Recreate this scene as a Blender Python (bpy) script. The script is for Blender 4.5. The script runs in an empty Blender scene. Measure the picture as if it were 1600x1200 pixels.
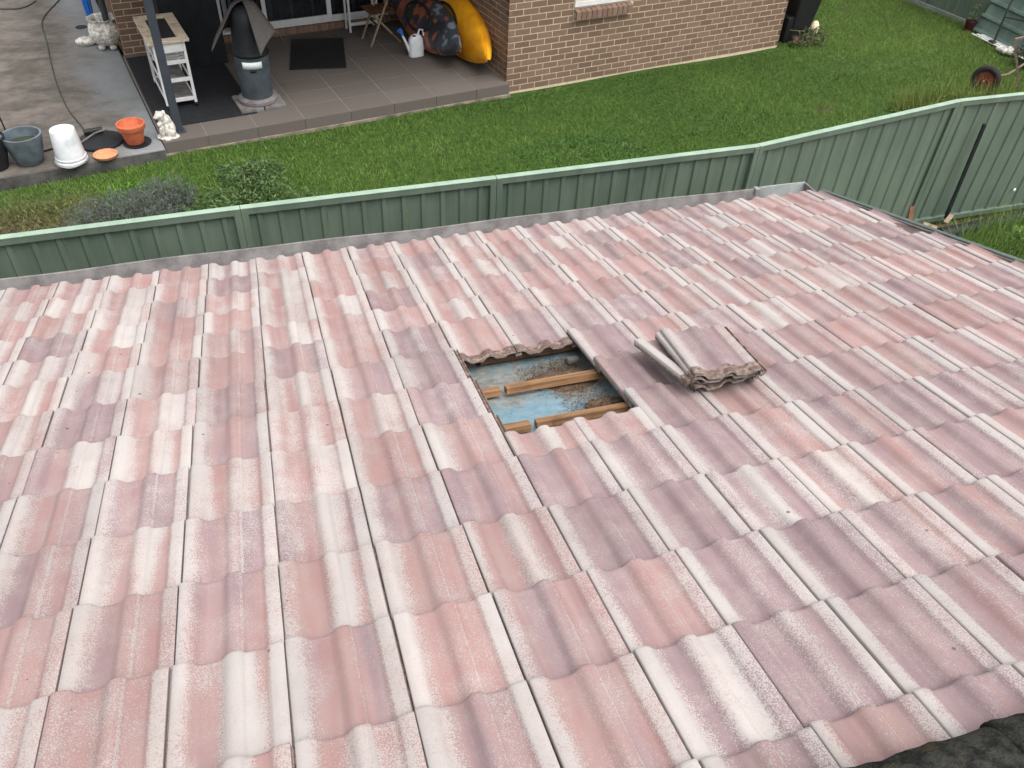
import bpy, math, random
import numpy as np
from mathutils import Vector, Matrix
R_ = math.radians
random.seed(7); rng = np.random.default_rng(7)
scene = bpy.context.scene
COL = scene.collection
ZO = 2.6                       # height of the roof reference point above the yard

# ------------------------------------------------------------------ camera, sky, sun, exposure
cam_d = bpy.data.cameras.new('camera'); cam = bpy.data.objects.new('camera', cam_d); COL.objects.link(cam)
cam_d.sensor_width = 36.0; cam_d.lens = 1280.438/1600*36; cam_d.clip_start = .05; cam_d.clip_end = 500
CAM = Vector((1.06792186, -1.67384332, 2.1936028+ZO))
cam.location = CAM; cam.rotation_euler = (R_(47.82683827), R_(-2.4778989), R_(-16.85186051))
scene.camera = cam
SUN_AZ, SUN_EL = 150, 66        # degrees: azimuth from +Y towards +X
world = bpy.data.worlds.new('World'); scene.world = world; world.use_nodes = True
wn = world.node_tree.nodes; wl = world.node_tree.links; wn.clear()
sky = wn.new('ShaderNodeTexSky'); sky.sky_type = 'NISHITA'; sky.sun_disc = False
sky.sun_elevation = R_(SUN_EL); sky.sun_rotation = R_(SUN_AZ); sky.dust_density = 4; sky.air_density = 1.0; sky.ozone_density = 1
hs = wn.new('ShaderNodeHueSaturation'); hs.inputs['Saturation'].default_value = .16
bg = wn.new('ShaderNodeBackground'); bg.inputs['Strength'].default_value = .15
wo = wn.new('ShaderNodeOutputWorld')
wl.new(sky.outputs[0], hs.inputs['Color']); wl.new(hs.outputs[0], bg.inputs['Color']); wl.new(bg.outputs[0], wo.inputs['Surface'])
sun_d = bpy.data.lights.new('sun', 'SUN'); sun = bpy.data.objects.new('sun', sun_d); COL.objects.link(sun)
sun_d.energy = 1.1; sun_d.angle = R_(60); sun_d.color = (1, .98, .955)
sd = Vector((math.sin(R_(SUN_AZ))*math.cos(R_(SUN_EL)), math.cos(R_(SUN_AZ))*math.cos(R_(SUN_EL)), math.sin(R_(SUN_EL))))
sun.rotation_euler = sd.to_track_quat('Z', 'Y').to_euler()
vs = scene.view_settings; vs.view_transform = 'Standard'; vs.look = 'None'; vs.gamma = 1; vs.exposure = 1.05
scene.cycles.max_bounces = 6; scene.cycles.diffuse_bounces = 4; scene.cycles.use_adaptive_sampling = True; scene.cycles.adaptive_threshold = .02; scene.cycles.use_denoising = True

# ------------------------------------------------------------------ materials
def srgb(r, g, b):
    f = lambda c: (c/255/12.92 if c/255 <= .04045 else ((c/255+.055)/1.055)**2.4)
    return (f(r), f(g), f(b), 1)
class NT:
    def __init__(s, name):
        s.m = bpy.data.materials.new(name); s.m.use_nodes = True; s.t = s.m.node_tree; s.n = s.t.nodes
        s.b = s.n['Principled BSDF']; s.out = s.n['Material Output']
    def node(s, typ, **kw):
        n = s.n.new(typ)
        for k, v in kw.items():
            if hasattr(n, k): setattr(n, k, v)
            else: n.inputs[k].default_value = v
        return n
    def link(s, a, b): s.t.links.new(a, b)
    def val(s, x, sock):
        if isinstance(x, (int, float)): sock.default_value = x
        else: s.link(x, sock)
    def math(s, op, a, b=0.0, c=None, clamp=False):
        n = s.n.new('ShaderNodeMath'); n.operation = op; n.use_clamp = clamp
        s.val(a, n.inputs[0]); s.val(b, n.inputs[1])
        if c is not None: s.val(c, n.inputs[2])
        return n.outputs[0]
    def sstep(s, x, lo, hi):
        n = s.n.new('ShaderNodeMapRange'); n.interpolation_type = 'SMOOTHSTEP'
        s.val(x, n.inputs[0]); n.inputs[1].default_value = lo; n.inputs[2].default_value = hi
        return n.outputs[0]
    def mix(s, f, a, b, mode='MIX'):
        n = s.n.new('ShaderNodeMix'); n.data_type = 'RGBA'; n.blend_type = mode
        s.val(f, n.inputs[0])
        for x, i in ((a, 6), (b, 7)):
            if isinstance(x, tuple): n.inputs[i].default_value = x
            else: s.link(x, n.inputs[i])
        return n.outputs[2]
    def noise(s, vec=None, scale=5, detail=3, rough=.55, dims='3D', w=None):
        n = s.n.new('ShaderNodeTexNoise'); n.noise_dimensions = dims
        n.inputs['Scale'].default_value = scale; n.inputs['Detail'].default_value = detail; n.inputs['Roughness'].default_value = rough
        if vec is not None: s.link(vec, n.inputs['Vector'])
        if w is not None: s.val(w, n.inputs['W'])
        return n.outputs[0]
    def pos(s): return s.n.new('ShaderNodeNewGeometry').outputs['Position']
    def obj(s): return s.n.new('ShaderNodeTexCoord').outputs['Object']
    def bump(s, h, strength=.3, dist=.01):
        n = s.n.new('ShaderNodeBump'); n.inputs['Strength'].default_value = strength; n.inputs['Distance'].default_value = dist
        s.link(h, n.inputs['Height']); s.link(n.outputs[0], s.b.inputs['Normal'])
    def set(s, color=None, rough=.7, spec=None, metal=None):
        if color is not None:
            if isinstance(color, tuple): s.b.inputs['Base Color'].default_value = color
            else: s.link(color, s.b.inputs['Base Color'])
        s.val(rough, s.b.inputs['Roughness'])
        if spec is not None: s.b.inputs['Specular IOR Level'].default_value = spec
        if metal is not None: s.b.inputs['Metallic'].default_value = metal
        return s.m

def simple(name, c, rough=.6, var=.25, scale=12, bump=0, dark=None, spec=.3, metal=0, coord='pos', fine=120):
    """colour c with soft patches, fine grain and optional grime colour"""
    t = NT(name); p = t.pos() if coord == 'pos' else t.obj()
    n1 = t.noise(p, scale, 4, .6); n2 = t.noise(p, fine, 2)
    f = t.sstep(t.math('ADD', t.math('MULTIPLY', n1, .8), t.math('MULTIPLY', n2, .2)), .32, .68)
    d = dark or tuple([x*(1-var) for x in c[:3]]+[1]); l = tuple([min(1, x*(1+var*.5)) for x in c[:3]]+[1])
    t.set(t.mix(f, d, l), rough, spec, metal)
    if bump: t.bump(n2, bump, .004)
    return t.m

def tile_material():
    t = NT('concrete_roof_tile_material')
    uv = t.n.new('ShaderNodeUVMap'); uv.uv_map = 'uv'
    sep = t.n.new('ShaderNodeSeparateXYZ'); t.link(uv.outputs[0], sep.inputs[0]); u, v = sep.outputs[0], sep.outputs[1]
    oi = t.n.new('ShaderNodeObjectInfo'); at = t.node('ShaderNodeAttribute', attribute_name='seedcol')
    add = t.n.new('ShaderNodeMix'); add.data_type = 'RGBA'; add.blend_type = 'ADD'; add.inputs[0].default_value = 1
    t.link(oi.outputs['Color'], add.inputs[6]); t.link(at.outputs['Color'], add.inputs[7])
    sc = t.n.new('ShaderNodeSeparateColor'); t.link(add.outputs[2], sc.inputs[0])
    mauve, white, seed = sc.outputs[0], sc.outputs[1], sc.outputs[2]
    pale = t.math('ADD', oi.outputs['Alpha'], t.math('SUBTRACT', at.outputs['Alpha'], 1))   # lock strips
    sd_ = t.math('MULTIPLY', seed, 97.0)
    def band(ku, kv, off, sc_=1.0, det=2):
        c = t.n.new('ShaderNodeCombineXYZ'); t.link(t.math('MULTIPLY', u, ku), c.inputs[0]); t.link(t.math('MULTIPLY', v, kv), c.inputs[1])
        t.link(t.math('ADD', sd_, off), c.inputs[2]); return t.noise(c.outputs[0], sc_, det, .6)
    b1 = band(11, 1.0, 3.1, 1, 1); b2 = band(13, 1.6, 41.7, 1, 1); b3 = band(26, 2.0, 77.7, 1, 1)
    pz = t.pos()
    sp = t.noise(pz, 265, 1, .6); sp2 = t.noise(pz, 95, 1, .6); cloud = t.noise(pz, 9, 3, .6)
    grain = t.math('SUBTRACT', t.sstep(sp, .33, .67), .5)
    sd2 = t.math('FRACT', t.math('MULTIPLY', seed, 7.31)); sd3 = t.math('FRACT', t.math('MULTIPLY', seed, 13.7)); sd4 = t.math('FRACT', t.math('MULTIPLY', seed, 29.3))
    # base: salmon to mauve in sprayed bands
    m = t.sstep(t.math('ADD', t.math('ADD', b1, t.math('MULTIPLY', t.math('SUBTRACT', mauve, .5), .80)), t.math('MULTIPLY', grain, .12)), .32, .70)
    salmon = t.mix(t.sstep(b3, .35, .65), (.280, .160, .148, 1), (.302, .194, .178, 1))
    mauv = t.mix(t.sstep(b3, .35, .65), (.208, .144, .153, 1), (.246, .172, .177, 1))
    base = t.mix(m, salmon, mauv)
    base = t.mix(t.math('MULTIPLY', t.sstep(cloud, .40, .70), .42), base, (.290, .220, .210, 1))
    base = t.mix(t.math('MULTIPLY', t.math('ADD', grain, .5), .14), base, (.30, .24, .23, 1))
    # cream flash coat: on the locks at either side, over the middle roll and second pan and in bands, speckled at its edges
    eL = t.math('SUBTRACT', 1.0, t.sstep(t.math('SUBTRACT', u, t.math('MULTIPLY', t.math('SUBTRACT', sd2, .35), .05)), .012, .085)); eR = t.sstep(u, .238, .264)
    roll = t.math('MULTIPLY', t.sstep(u, .108, .158), t.math('SUBTRACT', 1.0, t.sstep(t.math('SUBTRACT', u, t.math('MULTIPLY', sd3, .07)), .170, .225)))
    w = t.math('MULTIPLY', eL, pale)
    w = t.math('MAXIMUM', w, t.math('MULTIPLY', t.math('MULTIPLY', eR, .95), t.math('MULTIPLY_ADD', sd4, .55, .45)))
    w = t.math('MAXIMUM', w, t.math('MULTIPLY', roll, t.math('MULTIPLY', white, 1.1)))
    w = t.math('ADD', w, t.math('MULTIPLY', t.math('SUBTRACT', 1.0, t.sstep(t.math('ABSOLUTE', t.math('SUBTRACT', u, .1825)), .0015, .006)), .38))
    w = t.math('ADD', w, t.math('MULTIPLY', t.math('SUBTRACT', b2, .46), t.math('MULTIPLY_ADD', white, 2.0, .40)))
    w = t.math('ADD', w, t.math('MULTIPLY', t.math('SUBTRACT', cloud, .5), .75))
    w = t.math('ADD', w, t.math('ADD', t.math('MULTIPLY', grain, .78), t.math('MULTIPLY', t.math('SUBTRACT', sp2, .5), .5)))
    wf = t.math('MULTIPLY', t.sstep(w, .16, .92), .95)
    cream = t.mix(t.sstep(b3, .3, .7), (.385, .356, .338, 1), (.425, .385, .360, 1))
    cream = t.mix(t.math('MULTIPLY', t.math('ADD', grain, .5), .30), cream, (.262, .242, .234, 1))
    col = t.mix(wf, base, cream)
    tone = t.n.new('ShaderNodeHueSaturation'); t.link(t.math('MULTIPLY_ADD', t.math('FRACT', t.math('MULTIPLY', seed, 53.9)), .17, .91), tone.inputs['Value']); t.link(col, tone.inputs['Color']); col = tone.outputs[0]
    col = t.mix(t.math('MULTIPLY', t.sstep(t.noise(pz, 3.1, 3, .65), .50, .68), .16), col, (.200, .160, .146, 1))
    # lichen specks and small droppings
    vo = t.node('ShaderNodeTexVoronoi', feature='F1'); vo.inputs['Scale'].default_value = 14; t.link(pz, vo.inputs['Vector'])
    sep2 = t.n.new('ShaderNodeSeparateColor'); t.link(vo.outputs['Color'], sep2.inputs[0])
    spot = t.math('MULTIPLY', t.math('LESS_THAN', vo.outputs['Distance'], t.math('MULTIPLY_ADD', t.math('POWER', sep2.outputs[1], 4.0), .09, .036)), t.math('GREATER_THAN', sep2.outputs[0], .74))
    col = t.mix(t.math('MULTIPLY', spot, .75), col, (.075, .05, .045, 1))
    # worn light marks on the roll crest, dark grime on the headlap and in the side channel
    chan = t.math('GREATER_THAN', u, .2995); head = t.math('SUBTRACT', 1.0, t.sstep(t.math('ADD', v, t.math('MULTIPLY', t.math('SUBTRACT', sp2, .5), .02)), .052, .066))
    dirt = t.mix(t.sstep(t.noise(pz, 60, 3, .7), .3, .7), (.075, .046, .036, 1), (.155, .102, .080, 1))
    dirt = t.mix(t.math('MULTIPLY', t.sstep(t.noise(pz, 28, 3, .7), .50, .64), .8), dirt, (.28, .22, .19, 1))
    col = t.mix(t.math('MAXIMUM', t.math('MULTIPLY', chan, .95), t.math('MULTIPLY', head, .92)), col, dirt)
    # raw concrete edges
    ed = t.math('GREATER_THAN', u, 1.0); col = t.mix(ed, col, t.mix(t.sstep(t.noise(pz, 50, 4, .7), .35, .65), (.115, .096, .084, 1), (.25, .215, .19, 1)))
    t.set(col, .86, .25)
    t.bump(sp, .22, .002)
    return t.m

def brick_material(name, ca, cb):
    t = NT(name); oi = t.n.new('ShaderNodeObjectInfo'); at = t.node('ShaderNodeAttribute', attribute_name='seedcol'); p = t.pos()
    r = t.math('FRACT', t.math('ADD', oi.outputs['Random'], at.outputs['Fac']))
    n = t.noise(p, 45, 4, .65)
    c = t.mix(t.math('ADD', t.math('MULTIPLY', r, .6), t.math('MULTIPLY', n, .4)), ca, cb)
    c = t.mix(t.math('MULTIPLY', t.sstep(t.noise(p, 160, 2), .52, .7), .5), c, tuple([x*.62 for x in ca[:3]]+[1]))
    t.set(c, .85, .2); t.bump(n, .4, .004); return t.m

def sarking_material():
    t = NT('blue_foil_sarking_material'); p = t.pos()
    n = t.noise(p, 3.2, 5, .62); n2 = t.noise(p, 17, 5, .7); n3 = t.noise(p, 80, 3, .7)
    c = t.mix(t.sstep(n2, .3, .7), srgb(92, 122, 136), srgb(118, 146, 156))
    sp_ = t.n.new('ShaderNodeSeparateXYZ'); t.link(p, sp_.inputs[0]); pl_ = t.math('ADD', t.math('MULTIPLY', t.sstep(sp_.outputs[1], .74, .98), .13), t.math('MULTIPLY', t.sstep(sp_.outputs[0], 2.1, 1.85), .04))
    dust = t.sstep(t.math('ADD', t.math('ADD', n, pl_), t.math('MULTIPLY', t.math('SUBTRACT', n2, .5), .6)), .44, .74)
    c = t.mix(t.math('MULTIPLY', dust, .85), c, t.mix(t.sstep(t.noise(p, 24, 4, .7), .35, .65), srgb(96, 88, 76), srgb(128, 124, 114)))
    c = t.mix(t.sstep(n3, .62, .72), c, srgb(70, 54, 42))
    t.set(c, t.math('MULTIPLY_ADD', dust, .4, .38), .5); t.bump(n2, .35, .02); return t.m

def timber_material(name, a, b, axis=0, scale=1.0):
    t = NT(name); o = t.obj(); mp = t.n.new('ShaderNodeMapping'); t.link(o, mp.inputs[0])
    s = [60*scale]*3; s[axis] = 2.5*scale; mp.inputs['Scale'].default_value = s
    n = t.noise(mp.outputs[0], 1, 4, .6); n2 = t.noise(t.pos(), 9, 3)
    c = t.mix(t.sstep(n, .3, .7), a, b); c = t.mix(t.math('MULTIPLY', t.sstep(n2, .5, .75), .6), c, tuple([x*.45 for x in a[:3]]+[1]))
    t.set(c, .75, .25); t.bump(n, .3, .003); return t.m

def green_steel(name='green_fence_steel', base=(84, 99, 86), light=(98, 112, 98)):
    t = NT(name); p = t.pos()
    mp = t.n.new('ShaderNodeMapping'); t.link(p, mp.inputs[0]); mp.inputs['Scale'].default_value = (9, 9, .8)
    n = t.noise(mp.outputs[0], 1, 4, .6); n2 = t.noise(p, 2.0, 3); n3 = t.noise(p, 130, 2)
    f = t.math('ADD', t.math('MULTIPLY', n, .6), t.math('MULTIPLY', n2, .4))
    c = t.mix(t.sstep(f, .35, .65), srgb(*base), srgb(*light))
    c = t.mix(t.math('MULTIPLY', t.sstep(n3, .6, .75), .25), c, srgb(70, 82, 70))
    t.set(c, .48, .4); return t.m

def concrete_material():
    t = NT('stained_concrete_material'); p = t.pos()
    n = t.noise(p, .9, 5, .6); n2 = t.noise(p, 6, 4, .7); n3 = t.noise(p, 90, 3)
    mp = t.n.new('ShaderNodeMapping'); t.link(p, mp.inputs[0]); mp.inputs['Scale'].default_value = (1.2, 2.2, 1); mp.inputs['Rotation'].default_value = (0, 0, -.19)
    n4 = t.noise(mp.outputs[0], 1.3, 6, .68)
    # clean band along the patio, damp dirt elsewhere
    sep = t.n.new('ShaderNodeSeparateXYZ'); t.link(p, sep.inputs[0])
    d = t.math('ADD', sep.outputs[0], t.math('MULTIPLY', sep.outputs[1], .19))
    clean = t.sstep(t.math('ADD', d, t.math('MULTIPLY', t.math('SUBTRACT', n, .5), 1.4)), .70, 1.35)
    c = t.mix(t.sstep(t.math('ADD', t.math('MULTIPLY', n4, .7), t.math('MULTIPLY', n2, .3)), .35, .65), srgb(74, 68, 62), srgb(112, 105, 98))
    c = t.mix(t.math('MULTIPLY', t.sstep(n, .55, .72), .6), c, srgb(62, 62, 52))
    c = t.mix(t.math('MULTIPLY', clean, .9), c, t.mix(n2, srgb(118, 122, 124), srgb(140, 143, 144)))
    c = t.mix(t.math('MULTIPLY', t.sstep(n3, .55, .7), .3), c, srgb(60, 56, 52))
    t.set(c, .8, .3); t.bump(n3, .25, .003); return t.m

def ground_material():
    t = NT('soil_and_turf_material'); p = t.pos()
    n = t.noise(p, 1.3, 5, .6); n2 = t.noise(p, 14, 4, .7)
    c = t.mix(t.sstep(n2, .3, .7), srgb(44, 62, 28), srgb(66, 88, 40))
    sep = t.n.new('ShaderNodeSeparateXYZ'); t.link(p, sep.inputs[0])
    bare = t.math('MULTIPLY', t.math('SUBTRACT', 1.0, t.sstep(sep.outputs[0], -.9, .2)), t.math('SUBTRACT', 1.0, t.sstep(sep.outputs[1], 7.2, 7.9)))
    bare = t.math('MAXIMUM', bare, t.sstep(n, .62, .72))
    bare = t.math('MAXIMUM', bare, t.math('SUBTRACT', 1.0, t.sstep(sep.outputs[1], 4.9, 5.3)))
    soil = t.mix(t.sstep(n2, .35, .65), srgb(62, 53, 42), srgb(96, 83, 68))
    c = t.mix(t.math('MULTIPLY', bare, .9), c, soil)
    t.set(c, .95, .1); t.bump(n2, .8, .03); return t.m

def vcol_material(name, rough=.6, spec=.2, sub=True):
    t = NT(name); at = t.node('ShaderNodeAttribute', attribute_name='col')
    t.set(at.outputs['Color'], rough, spec)
    if sub:
        tr = t.n.new('ShaderNodeBsdfTranslucent'); t.link(at.outputs['Color'], tr.inputs['Color'])
        mx = t.n.new('ShaderNodeMixShader'); mx.inputs[0].default_value = .25
        t.link(t.b.outputs[0], mx.inputs[1]); t.link(tr.outputs[0], mx.inputs[2]); t.link(mx.outputs[0], t.out.inputs['Surface'])
    return t.m

def moss_material():
    t = NT('mossy_ridge_material'); p = t.pos()
    n = t.noise(p, 22, 5, .7); n2 = t.noise(p, 120, 3, .7); n3 = t.noise(p, 9, 3)
    c = t.mix(t.sstep(n, .35, .65), srgb(30, 30, 28), srgb(60, 60, 56))
    c = t.mix(t.math('MULTIPLY', t.sstep(n3, .55, .7), .6), c, srgb(78, 70, 52))
    c = t.mix(t.sstep(n2, .6, .75), c, srgb(18, 19, 18))
    t.set(c, .95, .1); t.bump(t.math('ADD', n, n2), .9, .012); return t.m

def camo_material():
    t = NT('camouflage_hull_material'); o = t.obj()
    n = t.noise(o, 3.3, 2, .5); n2 = t.noise(o, 4.1, 3, .5, w=None)
    mp = t.n.new('ShaderNodeMapping'); t.link(o, mp.inputs[0]); mp.inputs['Location'].default_value = (7, 3, 1); n2 = t.noise(mp.outputs[0], 3.4, 2, .5)
    c = t.mix(t.sstep(n, .47, .52), srgb(44, 46, 48), srgb(140, 80, 58))
    c = t.mix(t.sstep(n2, .54, .58), c, srgb(58, 62, 68))
    c = t.mix(t.sstep(n2, .66, .70), c, srgb(118, 124, 134))
    t.set(c, .4, .45); return t.m

def glass_material():
    t = NT('window_glass_material'); t.set((.02, .025, .03, 1), .05, .6); t.b.inputs['Alpha'].default_value = .45; return t.m

M = dict(
 tile=tile_material(), sarking=sarking_material(), moss=moss_material(), camo=camo_material(), glass=glass_material(),
 brick=brick_material('brown_brick_material', srgb(106, 86, 72), srgb(136, 112, 95)),
 sillbrick=brick_material('sill_brick_material', srgb(112, 90, 76), srgb(136, 112, 98)),
 mortar=simple('cream_mortar_material', srgb(204, 186, 160), .9, .2, 20, .3),
 batten=timber_material('raw_batten_timber', srgb(100, 74, 50), srgb(148, 112, 80)),
 batten_end=timber_material('aged_batten_timber', srgb(70, 50, 38), srgb(104, 76, 58)),
 brownwood=timber_material('brown_timber_material', srgb(84, 56, 38), srgb(120, 84, 58), 2),
 greywood=timber_material('weathered_timber_material', srgb(124, 108, 90), srgb(160, 142, 120), 2),
 palewood=timber_material('pale_timber_material', srgb(178, 160, 136), srgb(214, 200, 178), 0),
 green=green_steel(), greentop=green_steel('pale_green_rail_steel', (126, 146, 128), (142, 162, 143)),
 darkgreen=green_steel('dark_green_capping_steel', (66, 76, 70), (80, 92, 84)),
 greensheet=green_steel('dull_green_sheet_steel', (92, 112, 104), (112, 132, 122)),
 galv=simple('weathered_gutter_steel', srgb(118, 115, 113), .65, .25, 8, .2, srgb(92, 87, 86), .3),
 galvlight=simple('bright_gutter_steel', srgb(132, 136, 133), .5, .2, 10, 0, None, .4),
 flash=simple('dirty_brown_flashing', srgb(92, 76, 74), .8, .3, 14, .3, srgb(66, 54, 54)),
 fascia=simple('dark_red_fascia', srgb(84, 50, 46), .7, .2),
 concrete=concrete_material(), ground=ground_material(),
 slabedge=simple('dark_concrete_edge', srgb(86, 84, 82), .9, .4, 5, .4, srgb(52, 51, 50)),
 paving=brick_material('grey_patio_tile_material', srgb(92, 85, 80), srgb(104, 97, 91)),
 footing=simple('dirty_footing_mortar', srgb(138, 126, 112), .9, .4, 6, .3, srgb(84, 78, 68)),
 grout=simple('patio_grout', srgb(142, 136, 130), .9, .15),
 leaf=vcol_material('leaf_material'), litter=vcol_material('dry_litter_material', .9, .1, False),
 white=simple('white_paint_material', srgb(214, 214, 212), .5, .1, 9),
 whiteplastic=simple('white_plastic_material', srgb(218, 220, 222), .35, .06, 6, 0, srgb(188, 190, 192), .5),
 whitestone=simple('white_cast_stone', srgb(212, 208, 200), .85, .2, 22, .5, srgb(150, 144, 134)),
 pittedstone=simple('pitted_white_stone', srgb(222, 218, 210), .9, .3, 24, .6, srgb(150, 145, 136)),
 black=simple('black_rubber_material', srgb(34, 35, 38), .75, .3, 12, .2),
 blackplastic=simple('black_plastic_material', srgb(24, 25, 27), .6, .25, 10, 0, None, .45),
 cover=simple('black_cover_cloth', srgb(24, 26, 29), .65, .35, 7, .2),
 charcoal=simple('charcoal_post_paint', srgb(58, 64, 70), .5, .15, 6),
 drum=simple('dark_grey_drum_paint', srgb(74, 82, 88), .5, .2, 7, 0, srgb(60, 66, 72), .4),
 matgrey=simple('grey_rubber_mat', srgb(72, 68, 66), .85, .15, 30, .3),
 terracotta=simple('terracotta_material', srgb(196, 108, 76), .85, .2, 14, .25),
 terrapale=simple('pale_terracotta_material', srgb(212, 142, 104), .85, .2, 14, .25),
 glaze=simple('grey_glaze_material', srgb(94, 104, 110), .3, .25, 8, 0, srgb(72, 80, 86), .5),
 soil=simple('dark_soil_material', srgb(54, 60, 46), .95, .4, 30, .5),
 blue=simple('blue_plastic_material', srgb(40, 110, 196), .45, .12, 8, 0, None, .4),
 yellow=simple('yellow_hull_material', srgb(232, 166, 32), .38, .12, 5, 0, srgb(212, 138, 22), .5),
 pinkhull=simple('pink_bow_material', srgb(206, 150, 140), .45, .2, 8),
 red=simple('red_enamel_material', srgb(112, 44, 32), .65, .35, 20, 0, srgb(66, 36, 30)),
 maroon=simple('maroon_plastic_material', srgb(70, 28, 36), .5, .2),
 tyre=simple('tyre_rubber_material', srgb(40, 38, 38), .85, .25, 20, .3),
 rust=simple('rusty_steel_material', srgb(120, 104, 94), .7, .3, 25, .2, srgb(90, 70, 58), .4),
 cream=simple('cream_stone_material', srgb(222, 208, 172), .85, .2, 18, .3),
 blind=simple('dark_blind_material', srgb(72, 76, 84), .8, .2, 4), blindlight=simple('pale_blind_edge', srgb(136, 140, 146), .7, .15, 4),
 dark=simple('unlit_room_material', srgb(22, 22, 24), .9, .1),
 hose=simple('green_hose_material', srgb(56, 62, 54), .6, .2), paper=simple('white_label_paper', srgb(222, 228, 226), .6, .05),
 roofpink=simple('plain_pink_roof', srgb(150, 110, 104), .85, .2), renderwall=simple('rendered_wall', srgb(150, 134, 120), .9, .15),
 skin=simple('skin_pink', srgb(200, 160, 150), .7, .1), stem=simple('plant_stem', srgb(86, 82, 58), .9, .3, 30),
)

# ------------------------------------------------------------------ mesh helpers
class MB:
    def __init__(s): s.v = []; s.f = []
    def add(s, v, f):
        o = len(s.v); s.v += [tuple(x) for x in v]; s.f += [tuple(i+o for i in q) for q in f]; return s
    def box(s, lo, hi, M4=None):
        x0, y0, z0 = lo; x1, y1, z1 = hi
        v = [(x0,y0,z0),(x1,y0,z0),(x1,y1,z0),(x0,y1,z0),(x0,y0,z1),(x1,y0,z1),(x1,y1,z1),(x0,y1,z1)]
        if M4 is not None: v = [tuple(M4 @ Vector(q)) for q in v]
        return s.add(v, [(0,3,2,1),(4,5,6,7),(0,1,5,4),(1,2,6,5),(2,3,7,6),(3,0,4,7)])
    def bar(s, a, b, w, h=None, up=(0,0,1)):
        a = Vector(a); b = Vector(b); d = b-a; L = d.length; d.normalize(); u_ = Vector(up)
        x = d.cross(u_)
        if x.length < 1e-4: x = d.cross(Vector((0,1,0)))
        x.normalize(); y = x.cross(d); h = h or w
        M4 = Matrix((x, y, d)).transposed().to_4x4(); M4.translation = a
        return s.box((-w/2,-h/2,0),(w/2,h/2,L), M4)
    def tube(s, pts, r, n=8, cap=True):
        pts = [Vector(p) for p in pts]; rs = r if isinstance(r, (list, tuple)) else [r]*len(pts)
        vs_ = []; pr = None
        for i, p in enumerate(pts):
            d = (pts[min(i+1, len(pts)-1)]-pts[max(i-1, 0)]).normalized()
            x = pr - d*pr.dot(d) if pr is not None else d.cross(Vector((0,0,1)) if abs(d.z) < .9 else Vector((1,0,0)))
            x.normalize(); pr = x; y = d.cross(x)
            vs_ += [tuple(p+(x*math.cos(2*math.pi*k/n)+y*math.sin(2*math.pi*k/n))*rs[i]) for k in range(n)]
        f = [(i*n+k, i*n+(k+1)%n, (i+1)*n+(k+1)%n, (i+1)*n+k) for i in range(len(pts)-1) for k in range(n)]
        if cap: f += [tuple(range(n-1, -1, -1)), tuple((len(pts)-1)*n+k for k in range(n))]
        return s.add(vs_, f)
    def lathe(s, prof, c=(0,0,0), n=28, M4=None, warp=None):
        v = []
        for (r, z) in prof:
            for k in range(n):
                a = 2*math.pi*k/n; rr = r*(warp(a, z) if warp else 1)
                v.append((c[0]+rr*math.cos(a), c[1]+rr*math.sin(a), c[2]+z))
        if M4 is not None: v = [tuple(M4 @ Vector(q)) for q in v]
        f = [(i*n+k, i*n+(k+1)%n, (i+1)*n+(k+1)%n, (i+1)*n+k) for i in range(len(prof)-1) for k in range(n)]
        if prof[0][0] > 1e-6: f.append(tuple(range(n-1, -1, -1)))
        if prof[-1][0] > 1e-6: f.append(tuple((len(prof)-1)*n+k for k in range(n)))
        return s.add(v, f)
    def ball(s, c, r, n=14, m=9, rot=None):
        r = r if isinstance(r, (tuple, list)) else (r, r, r); v = []
        for i in range(m+1):
            t = math.pi*i/m
            for k in range(n):
                a = 2*math.pi*k/n; q = Vector((r[0]*math.sin(t)*math.cos(a), r[1]*math.sin(t)*math.sin(a), r[2]*math.cos(t)))
                if rot is not None: q = rot @ q
                v.append((c[0]+q.x, c[1]+q.y, c[2]+q.z))
        return s.add(v, [(i*n+k, (i+1)*n+k, (i+1)*n+(k+1)%n, i*n+(k+1)%n) for i in range(m) for k in range(n)])
    def grid(s, fn, nu, nv, closed=False):
        v = [fn(i/nu, j/nv) for j in range(nv+1) for i in range(nu+1)]
        return s.add(v, [(j*(nu+1)+i, j*(nu+1)+i+1, (j+1)*(nu+1)+i+1, (j+1)*(nu+1)+i) for j in range(nv) for i in range(nu)])
    def mesh(s, name, mat, org=(0,0,0), smooth=False):
        me = bpy.data.meshes.new(name)
        me.from_pydata([(x-org[0], y-org[1], z-org[2]) for x, y, z in s.v], [], s.f); me.update()
        if mat: me.materials.append(M[mat] if isinstance(mat, str) else mat)
        if smooth:
            me.polygons.foreach_set('use_smooth', [True]*len(me.polygons))
            try: me.set_sharp_from_angle(angle=R_(smooth if smooth is not True else 40))
            except Exception: pass
        return me
    def build(s, name, mat, parent=None, smooth=False, bevel=0, solid=0):
        org = WL(parent) if parent else Vector((0,0,0))
        if parent is None and s.v:
            a = np.array(s.v); org = Vector((float(a[:,0].mean()), float(a[:,1].mean()), float(a[:,2].min())))
        o = bpy.data.objects.new(name, s.mesh(name, mat, org, smooth)); COL.objects.link(o)
        if parent: o.parent = parent
        else: o.location = org
        if solid: md = o.modifiers.new('thick', 'SOLIDIFY'); md.thickness = solid; md.offset = 0
        if bevel: md = o.modifiers.new('edge', 'BEVEL'); md.width = bevel; md.segments = 2; md.limit_method = 'ANGLE'
        return o
def WL(o):
    v = Vector(o.location)
    while o.parent: o = o.parent; v += Vector(o.location)
    return v
def empty(name, loc):
    o = bpy.data.objects.new(name, None); COL.objects.link(o); o.location = loc; o.empty_display_size = .1; return o
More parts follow.
